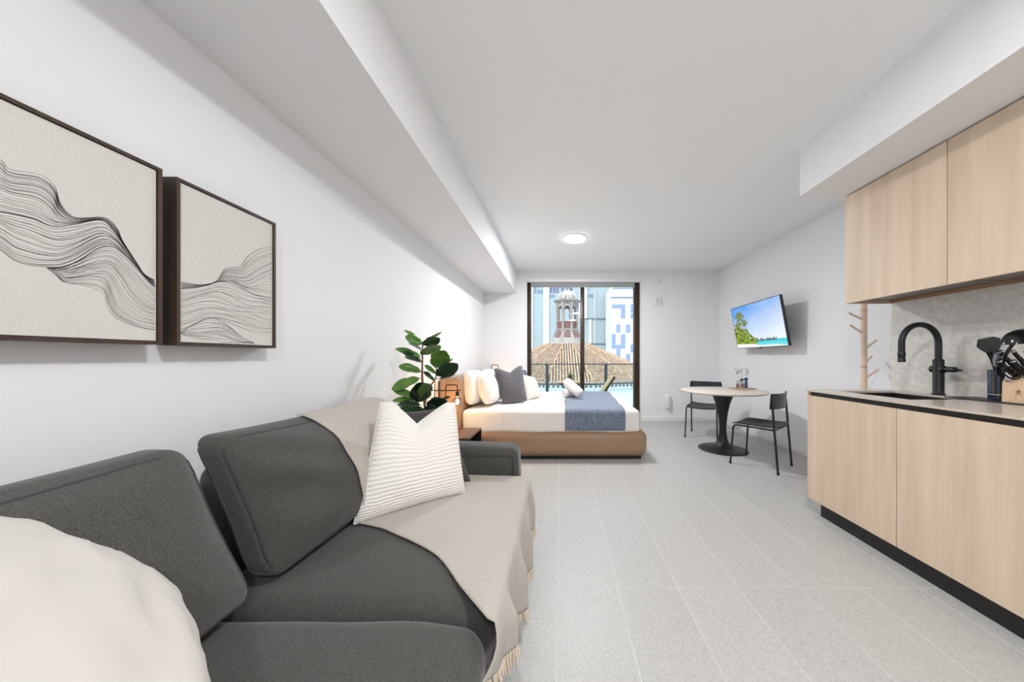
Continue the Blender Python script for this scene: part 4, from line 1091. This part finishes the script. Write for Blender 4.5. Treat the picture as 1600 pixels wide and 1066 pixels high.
# rolled towels
def towel(a, b, r, label):
    a = Vector(a); b = Vector(b); ax = (b - a).normalized()
    up = Vector((0, 0, 1)); up = (up - ax * up.dot(ax)).normalized(); sd_ = ax.cross(up)
    t = MB(); vs = []; fs = []; nturn, seg = 3.2, 60; n = 8
    # outer roll body, rounded ends
    prof = [(0, .0), (.55, .002), (.85, .012), (1.0, .035)] + [(1.0, .035 + ((b - a).length - .07) * k / 6) for k in range(1, 7)] + [(.85, (b - a).length - .012), (.55, (b - a).length - .002), (0, (b - a).length)]
    S_ = 28
    for (rr, l) in prof:
        for k in range(S_):
            an = 2 * PI * k / S_; wob = 1 + .03 * noise.noise(Vector((math.cos(an) * 2, math.sin(an) * 2, l * 12)))
            q = a + ax * l + (up * math.cos(an) + sd_ * math.sin(an)) * (r * max(rr, .001) * wob)
            vs.append(q)
    for i in range(len(prof) - 1):
        for k in range(S_): fs.append((i * S_ + k, i * S_ + (k + 1) % S_, (i + 1) * S_ + (k + 1) % S_, (i + 1) * S_ + k))
    t.add(vs, fs); o = t.build('rolled_towel', M['towel'], None, 180); tag(o, label, 'towel', 'rolled towels on the bed')
    # spiral edge at both ends and the outer flap
    for e, s_ in ((a, -1), (b, 1)):
        sp_ = [e + ax * (s_ * .001) + (up * math.cos(w) + sd_ * math.sin(w)) * (r * (.15 + .75 * w / (2 * PI * 3))) - ax * s_ * .028 * (w / (2 * PI * 3)) ** 4 for w in [2 * PI * 3 * k / 54 for k in range(55)]]
        MB().tube(sp_, .004, 5).build('rolled_edge', M['towel'], o)
    MB().tube([a + ax * .03 + up * r * .75 + sd_ * r * .66, b - ax * .03 + up * r * .75 + sd_ * r * .66], .004, 6).build('flap_edge', M['towel'], o)
bz_ = .592
tA = P(893, 616, 4.30); tB = P(884, 608, 4.56)
towel((.055, 4.40, bz_ + .068), (.30, 4.62, bz_ + .068), .066, 'rolled white towel lying underneath on the bed runner')
towel((.285, 4.24, bz_ + .066), (.085, 4.50, bz_ + .225), .064, 'rolled white towel leaning across the other rolled towel')

# ================================================================== BALCONY
RY = 7.10
tag(MB().box(-2.6, 3.6, YF + .2, RY + .1, -.25, -.03).build('balcony_slab', M['concrete'], smooth=None), 'pale concrete balcony floor outside the glass door', 'balcony')
rl = thing('balcony_railing', 'dark metal and glass railing around the balcony', 'railing', (.4, RY, -.03))
MB().box(-2.6, 3.6, RY - .03, RY + .03, .995, 1.02, .004).build('top_rail', M['railgreen'], rl)
MB().box(-2.6, 3.6, RY - .02, RY + .02, .03, .05, .004).build('bottom_rail', M['railgreen'], rl)
px_ = [-2.55, -1.633, -.293, 1.047, 2.387, 3.55]
for x in px_: MB().box(x - .035, x + .035, RY - .025, RY + .025, -.03, .995, .004).build('post', M['railgreen'], rl)
for a, b in zip(px_, px_[1:]): MB().box(a + .036, b - .036, RY - .006, RY + .006, .055, .99).build('glass_panel', M['railglass'], rl, smooth=None)
M['acacia'] = mat('acacia_wood', srgb(176, 142, 84), .5, col2=srgb(196, 164, 104), scale=(3, 30, 3), nscale=1)
bt_ = thing('balcony_table', 'small folding wooden table with black legs on the balcony', 'table', (.20, 6.30, -.03))
for k in range(6): MB().box(-.045 + k * .083, .033 + k * .083, 6.05, 6.52, .655, .673, .003).build('slat', M['acacia'], bt_)
for y in (6.10, 6.47):
    MB().tube([(.02, y, -.02), (.40, y, .65)], .012, 8).build('leg', M['black'], bt_); MB().tube([(.40, y + .02, -.02), (.02, y + .02, .65)], .012, 8).build('leg', M['black'], bt_)
bp0 = Vector((.215, 6.28, .6735))
pp = thing('potted_plant', 'small leafy green plant in a pot on the balcony table', 'plant', bp0)
MB().lathe([(0, 0), (.042, 0), (.055, .075), (.050, .075), (.046, .065), (0, .065)], bp0, 18).build('pot', mat('woven_pot', srgb(150, 134, 104), .8), pp)
rnd = random.Random(4)
for k in range(34):
    a = rnd.random() * 2 * PI; el = rnd.uniform(.1, 1.4); L_ = rnd.uniform(.06, .12)
    d = Vector((math.cos(a) * math.cos(el), math.sin(a) * math.cos(el), math.sin(el))); s_ = d.cross(Vector((0, 0, 1))).normalized() * .022
    b0 = bp0 + Vector((0, 0, .068)) + d * .02
    m_ = MB(); m_.add([b0, b0 + d * L_ * .5 + s_, b0 + d * L_ - Vector((0, 0, .01)), b0 + d * L_ * .5 - s_], [(0, 1, 2, 3)])
    o = m_.build('leaf', M['leaf'] if k % 3 else M['leafdark'], pp); q = o.modifiers.new('t', 'SOLIDIFY'); q.thickness = .002
fc_ = thing('folding_chair', 'folding wooden balcony chair with slanted slatted back', 'chair', (.98, 6.3, -.03))
ca_ = Vector((.835, 0, .40)); cb_ = Vector((1.085, 0, .775)); dr_ = (cb_ - ca_).normalized(); nr_ = Vector((dr_.z, 0, -dr_.x))
for y in (6.12, 6.50): MB().prism([ca_ - dr_ * .5 + nr_ * .014, ca_ - dr_ * .5 - nr_ * .014, cb_ - nr_ * .014, cb_ + nr_ * .014], (0, y - .012, 0), (0, y + .012, 0)).build('back_post', M['black'], fc_, smooth=None)
for k in range(5):
    c0 = ca_ + (cb_ - ca_) * (.1 + .2 * k)
    MB().prism([c0 - dr_ * .043 - nr_ * .036, c0 + dr_ * .043 - nr_ * .036, c0 + dr_ * .043 - nr_ * .016, c0 - dr_ * .043 - nr_ * .016], (0, 6.13, 0), (0, 6.49, 0)).build('back_slat', M['acacia'], fc_, smooth=None)
for k in range(5): MB().box(.42 + k * .075, .485 + k * .075, 6.13, 6.49, .405, .423, .003).build('seat_slat', M['acacia'], fc_)
for y in (6.15, 6.47): MB().tube([(.45, y, .40), (.90, y, -.02)], .012, 8).build('front_leg', M['black'], fc_)

# ================================================================== DOMED CHURCH ROOF
CYD = 40.0; ccx = (886 - CX) * CYD / F
ch_ = thing('domed_church', 'church drum with terracotta tiled roof and arched lantern beyond the railing', 'church', (ccx, CYD, -14))
M['roof'] = mat('terracotta_tile', srgb(126, 84, 60), .85, col2=srgb(184, 158, 128), scale=(2.6, 2.6, 2.6), nscale=1, detail=8, lo=.34, hi=.66)
M['rooflow'] = mat('tile_channel', srgb(62, 43, 35), .9)
M['stucco'] = mat('white_stucco', srgb(176, 178, 174), .8, col2=srgb(186, 188, 184), nscale=.5)
M['stone'] = mat('aged_stone', srgb(164, 155, 145), .85, col2=srgb(80, 66, 58), nscale=.9, detail=8)
M['brickred'] = mat('dark_red_tile', srgb(84, 50, 42), .8, col2=srgb(104, 66, 56), nscale=1.5)
NF = 16
R0, Z0, R1, Z1 = 2.64, 2.85, 11.6, -1.12
def ringp(R, a, z): return Vector((ccx + R * math.sin(a), CYD - R * math.cos(a), z))
for k in range(-5, 6):
    a0 = (k - .5) * 2 * PI / NF; a1 = (k + .5) * 2 * PI / NF
    fa = MB()
    tl, tr, br, bl_ = ringp(R0, a0, Z0), ringp(R0, a1, Z0), ringp(R1, a1, Z1), ringp(R1, a0, Z1)
    fa.add([tl, tr, br, bl_, tl - Vector((0, 0, .2)), tr - Vector((0, 0, .2)), br - Vector((0, 0, .2)), bl_ - Vector((0, 0, .2))], [(0, 1, 2, 3), (4, 7, 6, 5), (0, 4, 5, 1), (1, 5, 6, 2), (2, 6, 7, 3), (3, 7, 4, 0)])
    fo_ = fa.build('roof_facet', M['rooflow'], ch_, smooth=None)
    # cover-tile rows running straight down the facet, cut by the hips
    mid = (a0 + a1) / 2; down = (ringp(R1 * math.cos(PI / NF), mid, Z1) - ringp(R0 * math.cos(PI / NF), mid, Z0)); Ld = down.length; down.normalize()
    lat = Vector((math.cos(mid), math.sin(mid), 0)); nup = lat.cross(down).normalized()
    if nup.z < 0: nup = -nup
    c0 = ringp(R0 * math.cos(PI / NF), mid, Z0); w0 = R0 * math.sin(PI / NF); w1 = R1 * math.sin(PI / NF)
    rows_ = MB(); pitch = .29; nrow = int(w1 / pitch)
    for q in range(-nrow, nrow + 1):
        x = q * pitch
        t0 = max(0, (abs(x) - w0) / (w1 - w0))
        if t0 > .97: continue
        vs = []; fs = []
        nseg = max(2, int(Ld * (1 - t0) / .55))
        for i in range(nseg + 1):
            tt = t0 + (1 - t0) * i / nseg; c = c0 + lat * x + down * (Ld * tt) + nup * (.02 * (i % 2))
            for h_ in (-1, -.5, .5, 1): vs.append(c + lat * (.080 * h_) + nup * (.024 * (1 - h_ * h_) ** .5 if abs(h_) < 1 else 0))
        for i in range(nseg):
            for h_ in range(3): fs.append((i * 4 + h_, i * 4 + h_ + 1, i * 4 + h_ + 5, i * 4 + h_ + 4))
        rows_.add(vs, fs)
    ro_ = rows_.build('tile_rows', M['roof'], fo_, smooth=None); ro_['kind'] = 'stuff'
    MB().tube([tl + Vector((0, 0, .06)), bl_ + Vector((0, 0, .06))], .085, 6).build('hip_tiles', M['roof'], fo_)
    # wall below with a row of dentils
    wall_ = MB(); Rw = R1 - .55
    wall_.add([ringp(Rw, a0, -14), ringp(Rw, a1, -14), ringp(Rw, a1, -1.2), ringp(Rw, a0, -1.2)], [(0, 1, 2, 3)])
    wo = wall_.build('drum_wall', M['stucco'], ch_, smooth=None); q_ = wo.modifiers.new('t', 'SOLIDIFY'); q_.thickness = .3; q_.offset = -1
    cn = MB(); cn.add([ringp(Rw + .1, a0, -1.9), ringp(Rw + .1, a1, -1.9), ringp(Rw + .35, a1, -1.45), ringp(Rw + .35, a0, -1.45), ringp(Rw - .1, a0, -1.9), ringp(Rw - .1, a1, -1.9), ringp(Rw - .1, a1, -1.45), ringp(Rw - .1, a0, -1.45)], [(0, 1, 2, 3), (7, 6, 5, 4), (3, 2, 6, 7), (0, 4, 5, 1), (0, 3, 7, 4), (1, 5, 6, 2)])
    cn.build('cornice', M['stucco'], wo, smooth=None)
    dn = MB()
    for i in range(10):
        f0 = (i + .3) / 10; f1 = (i + .72) / 10
        pa = ringp(Rw + .12, a0, 0).lerp(ringp(Rw + .12, a1, 0), f0); pb = ringp(Rw + .12, a0, 0).lerp(ringp(Rw + .12, a1, 0), f1); ou = Vector((math.sin(mid), -math.cos(mid), 0)) * .22
        dn.prism([pa + Vector((0, 0, -1.65)), pb + Vector((0, 0, -1.65)), pb + Vector((0, 0, -1.48)), pa + Vector((0, 0, -1.48))], (0, 0, 0), ou)
    dn.build('vent_row', M['rooflow'], wo, smooth=None)
    q = MB(); q.prism([bl_ + Vector((0, 0, .02)), br + Vector((0, 0, .02)), br + Vector((0, 0, -.12)), bl_ + Vector((0, 0, -.12))], (0, 0, 0), Vector((math.sin(mid), -math.cos(mid), 0)) * .12)
    q.build('eave_edge', M['stone'], fo_, smooth=None)
# lantern
lz = lambda v: CH + (CY - v) * CYD / F
s40 = CYD / F
NL = 8
def octp(R, i, z): a = (i + .5) * 2 * PI / NL; return Vector((ccx + R * math.sin(a), CYD - R * math.cos(a), z))
fl2 = MB(); prof = [(2.75, lz(541)), (2.7, lz(538)), (2.25, lz(536)), (1.95, lz(531)), (1.6, lz(523)), (1.42, lz(517.5))]
for (ra, za), (rb, zb) in zip(prof, prof[1:]):
    for i in range(NL): fl2.add([octp(ra, i, za), octp(ra, i + 1, za), octp(rb, i + 1, zb), octp(rb, i, zb)], [(0, 1, 2, 3)])
fl2.build('lantern_base', M['stone'], ch_, smooth=None)
for i in range(NL):   # red panels on the flared base
    a_, b_ = octp(1.80, i, lz(528)), octp(1.80, i + 1, lz(528)); c_, d_ = octp(1.56, i + 1, lz(520)), octp(1.56, i, lz(520))
    ou = Vector((math.sin((i + 1) * 2 * PI / NL), -math.cos((i + 1) * 2 * PI / NL), .3)) * .09
    ins = lambda p, q, f: p.lerp(q, f)
    MB().prism([ins(a_, b_, .2), ins(a_, b_, .8), ins(d_, c_, .8), ins(d_, c_, .2)], (0, 0, 0), ou).build('red_panel', M['brickred'], ch_, smooth=None)
MB().lathe([(1.5, lz(518)), (1.58, lz(517)), (1.58, lz(515.5)), (1.45, lz(515))], (ccx, CYD, 0), 8).build('string_course', M['stone'], ch_, smooth=None)
RL = 1.40
zb_, zs_, zt_ = lz(516), lz(503.5), lz(473)
for i in range(NL):
    A_, B_ = octp(RL, i, 0), octp(RL, i + 1, 0); wd = (B_ - A_).length; lx = (B_ - A_).normalized(); inn = Vector((ccx, CYD, 0)) - (A_ + B_) / 2; inn.z = 0; inn.normalize()
    # arched wall panel: polygon ring between outer rectangle and arch opening
    ow = .30 * wd; oz0, oz1 = zs_, lz(484)
    archp = [(-ow, oz0), (-ow, oz1)] + [(-ow * math.cos(PI * k / 8), oz1 + ow * math.sin(PI * k / 8)) for k in range(1, 8)] + [(ow, oz1), (ow, oz0)]
    outer = [(-wd / 2, oz0), (-wd / 2, oz1)] + [(-wd / 2 + wd * k / 8, zt_) for k in range(1, 8)] + [(wd / 2, oz1), (wd / 2, oz0)]
    pn = MB(); mid_p = (A_ + B_) / 2
    W = lambda x, z, d: mid_p + lx * x + inn * d + Vector((0, 0, z))
    n_ = len(archp); vs = []; fs = []
    for d in (0, .28):
        vs += [W(x, z, d) for x, z in archp] + [W(x, z, d) for x, z in outer]
    for k in range(n_ - 1):
        fs += [(k, k + 1, n_ + k + 1, n_ + k), (2 * n_ + k, 3 * n_ + k, 3 * n_ + k + 1, 2 * n_ + k + 1), (k, 2 * n_ + k, 2 * n_ + k + 1, k + 1)]
    pn.add(vs, fs); pn.build('arched_bay', M['stone'], ch_, smooth=None)
    MB().prism([W(-wd / 2, zb_, 0), W(wd / 2, zb_, 0), W(wd / 2, zs_, 0), W(-wd / 2, zs_, 0)], (0, 0, 0), inn * .2).build('red_panel', M['brickred'], ch_, smooth=None)
    MB().tube([octp(RL + .03, i, zb_), octp(RL + .03, i, zt_)], .14, 8).build('pilaster', M['stone'], ch_)
MB().lathe([(1.45, lz(475)), (1.5, lz(474)), (1.52, lz(473)), (1.74, lz(472)), (1.74, lz(470.5)), (1.35, lz(469.5))], (ccx, CYD, 0), 24).build('cornice', M['stone'], ch_, smooth=None)
MB().lathe([(1.22, lz(470)), (1.18, lz(465)), (1.0, lz(461)), (.7, lz(458)), (.32, lz(456.3)), (.25, lz(455.5))], (ccx, CYD, 0), 24).build('cupola', M['stone'], ch_, 60)
MB().lathe([(.28, lz(456)), (.3, lz(455)), (.16, lz(454)), (.16, lz(451)), (.3, lz(450)), (.22, lz(448)), (.08, lz(446)), (.04, lz(440)), (0, lz(439))], (ccx, CYD, 0), 16).build('finial', M['stone'], ch_, 60)
for i in range(8): MB().tube([ringp(1.2, (i + .5) * PI / 4, lz(468.5)), ringp(1.02, (i + .5) * PI / 4, lz(461)), ringp(.4, (i + .5) * PI / 4, lz(456.5))], .07, 6).build('cupola_rib', M['stucco'], ch_)

# ================================================================== OFFICE TOWERS BEHIND
M['paleblue'] = mat('pale_blue_panel', srgb(130, 138, 139), .6, col2=srgb(136, 144, 145), nscale=.2, scale=(1, 1, 1))
M['facwhite'] = mat('white_panel', srgb(196, 196, 195), .6)
M['winpurple'] = mat('violet_tinted_window', srgb(82, 80, 106), .25)
M['winblue'] = mat('slate_blue_window', srgb(112, 122, 146), .25)
M['facdark'] = mat('grey_joint', srgb(92, 106, 122), .6)
def px_box(b, u0, u1, v0, v1, D, depth):
    a = P(u0, v1, D); c = P(u1, v0, D); b.box(a.x, c.x, D - depth, D + .05, a.z, c.z); return b
TD = 70.0
tw1 = thing('office_tower', 'pale blue panelled tower with white vertical strips behind the dome', 'building', ((830 - CX) * TD / F, TD + 5, -14.5))
a = P(690, 900, TD); c = P(954, 300, TD)
MB().box(a.x, c.x, TD, TD + 12, -14.5, c.z).build('wall', M['paleblue'], tw1, smooth=None)
for (u0, u1, v0, v1) in ((849, 858, 300, 664), (905, 917, 300, 498), (829, 833, 300, 664), (929, 930, 300, 537), (920, 924, 499.5, 537)):
    px_box(MB(), u0, u1, v0, v1, TD, .25).build('white_strip', M['facwhite'], tw1, smooth=None)
for (u0, u1, v0, v1) in ((859.5, 863, 446, 458), (864.5, 868, 446, 458), (869.5, 873, 446, 458), (877, 881, 446, 458), (890, 894.5, 446, 458), (859.5, 867, 461, 465), (919, 927, 460, 465), (946.5, 951, 460, 465)):
    px_box(MB(), u0, u1, v0, v1, TD, .06).build('window', M['winpurple'] if v1 < 460 else M['facdark'], tw1, smooth=None)
for (u0, u1, v0, v1) in ((834.5, 838, 449, 452), (834.5, 838, 453.5, 458.5), (840, 843.5, 453, 458.5), (844.5, 848, 453, 458.5), (919.3, 920.3, 449, 454)):
    px_box(MB(), u0, u1, v0, v1, TD, .06).build('window', M['facdark'], tw1, smooth=None)
for v in (498, 537): px_box(MB(), 914, 954, v - .6, v + .6, TD, .3).build('ledge', M['facdark'], tw1, smooth=None)
WD = 62.0
tw2 = thing('white_office_block', 'white office block with scattered blue windows at the right of the door view', 'building', ((990 - CX) * WD / F, WD + 5, -14.5))
a = P(954.5, 900, WD); c = P(1080, 448, WD)
MB().box(a.x, c.x, WD, WD + 7, -14.5, c.z).build('wall', M['facwhite'], tw2, smooth=None)
for (u0, u1, v0, v1) in ((955.5, 970, 475.5, 482), (970, 977, 475.5, 489.5), (970, 977, 490, 498), (985, 992, 475.5, 489), (985, 992, 490, 498), (963, 969.5, 507, 520), (977.5, 985, 507, 520), (955.5, 962, 522, 538), (970, 977, 522, 538),
                         (955.5, 977, 538.5, 545), (985, 992, 538.5, 551), (963, 969.5, 545.5, 558), (978, 985, 553, 566), (992.5, 999, 507, 520), (1000, 1008, 475.5, 498), (1000, 1008, 538.5, 551)):
    px_box(MB(), u0, u1, v0, v1, WD, .05).build('window', M['winblue'], tw2, smooth=None)
px_box(MB(), 954.5, 1080, 464, 465.6, WD, .25).build('ledge', M['facdark'], tw2, smooth=None)
for k in range(16):
    u = 957 + k * 2.2; px_box(MB(), u, u + 1.6, 449.5 + .5 * (k % 3 == 1), 452 - .4 * (k % 2), WD, .08).build('parapet_vent', M['facdark'], tw2, smooth=None)
tag(MB().box(-120, 120, YF + 8, 160, -20.2, -14.5).build('street_level', mat('pale_paving', srgb(196, 196, 190), .9), smooth=None), 'pale ground far below the balcony', 'ground')
bpy.context.view_layer.update()
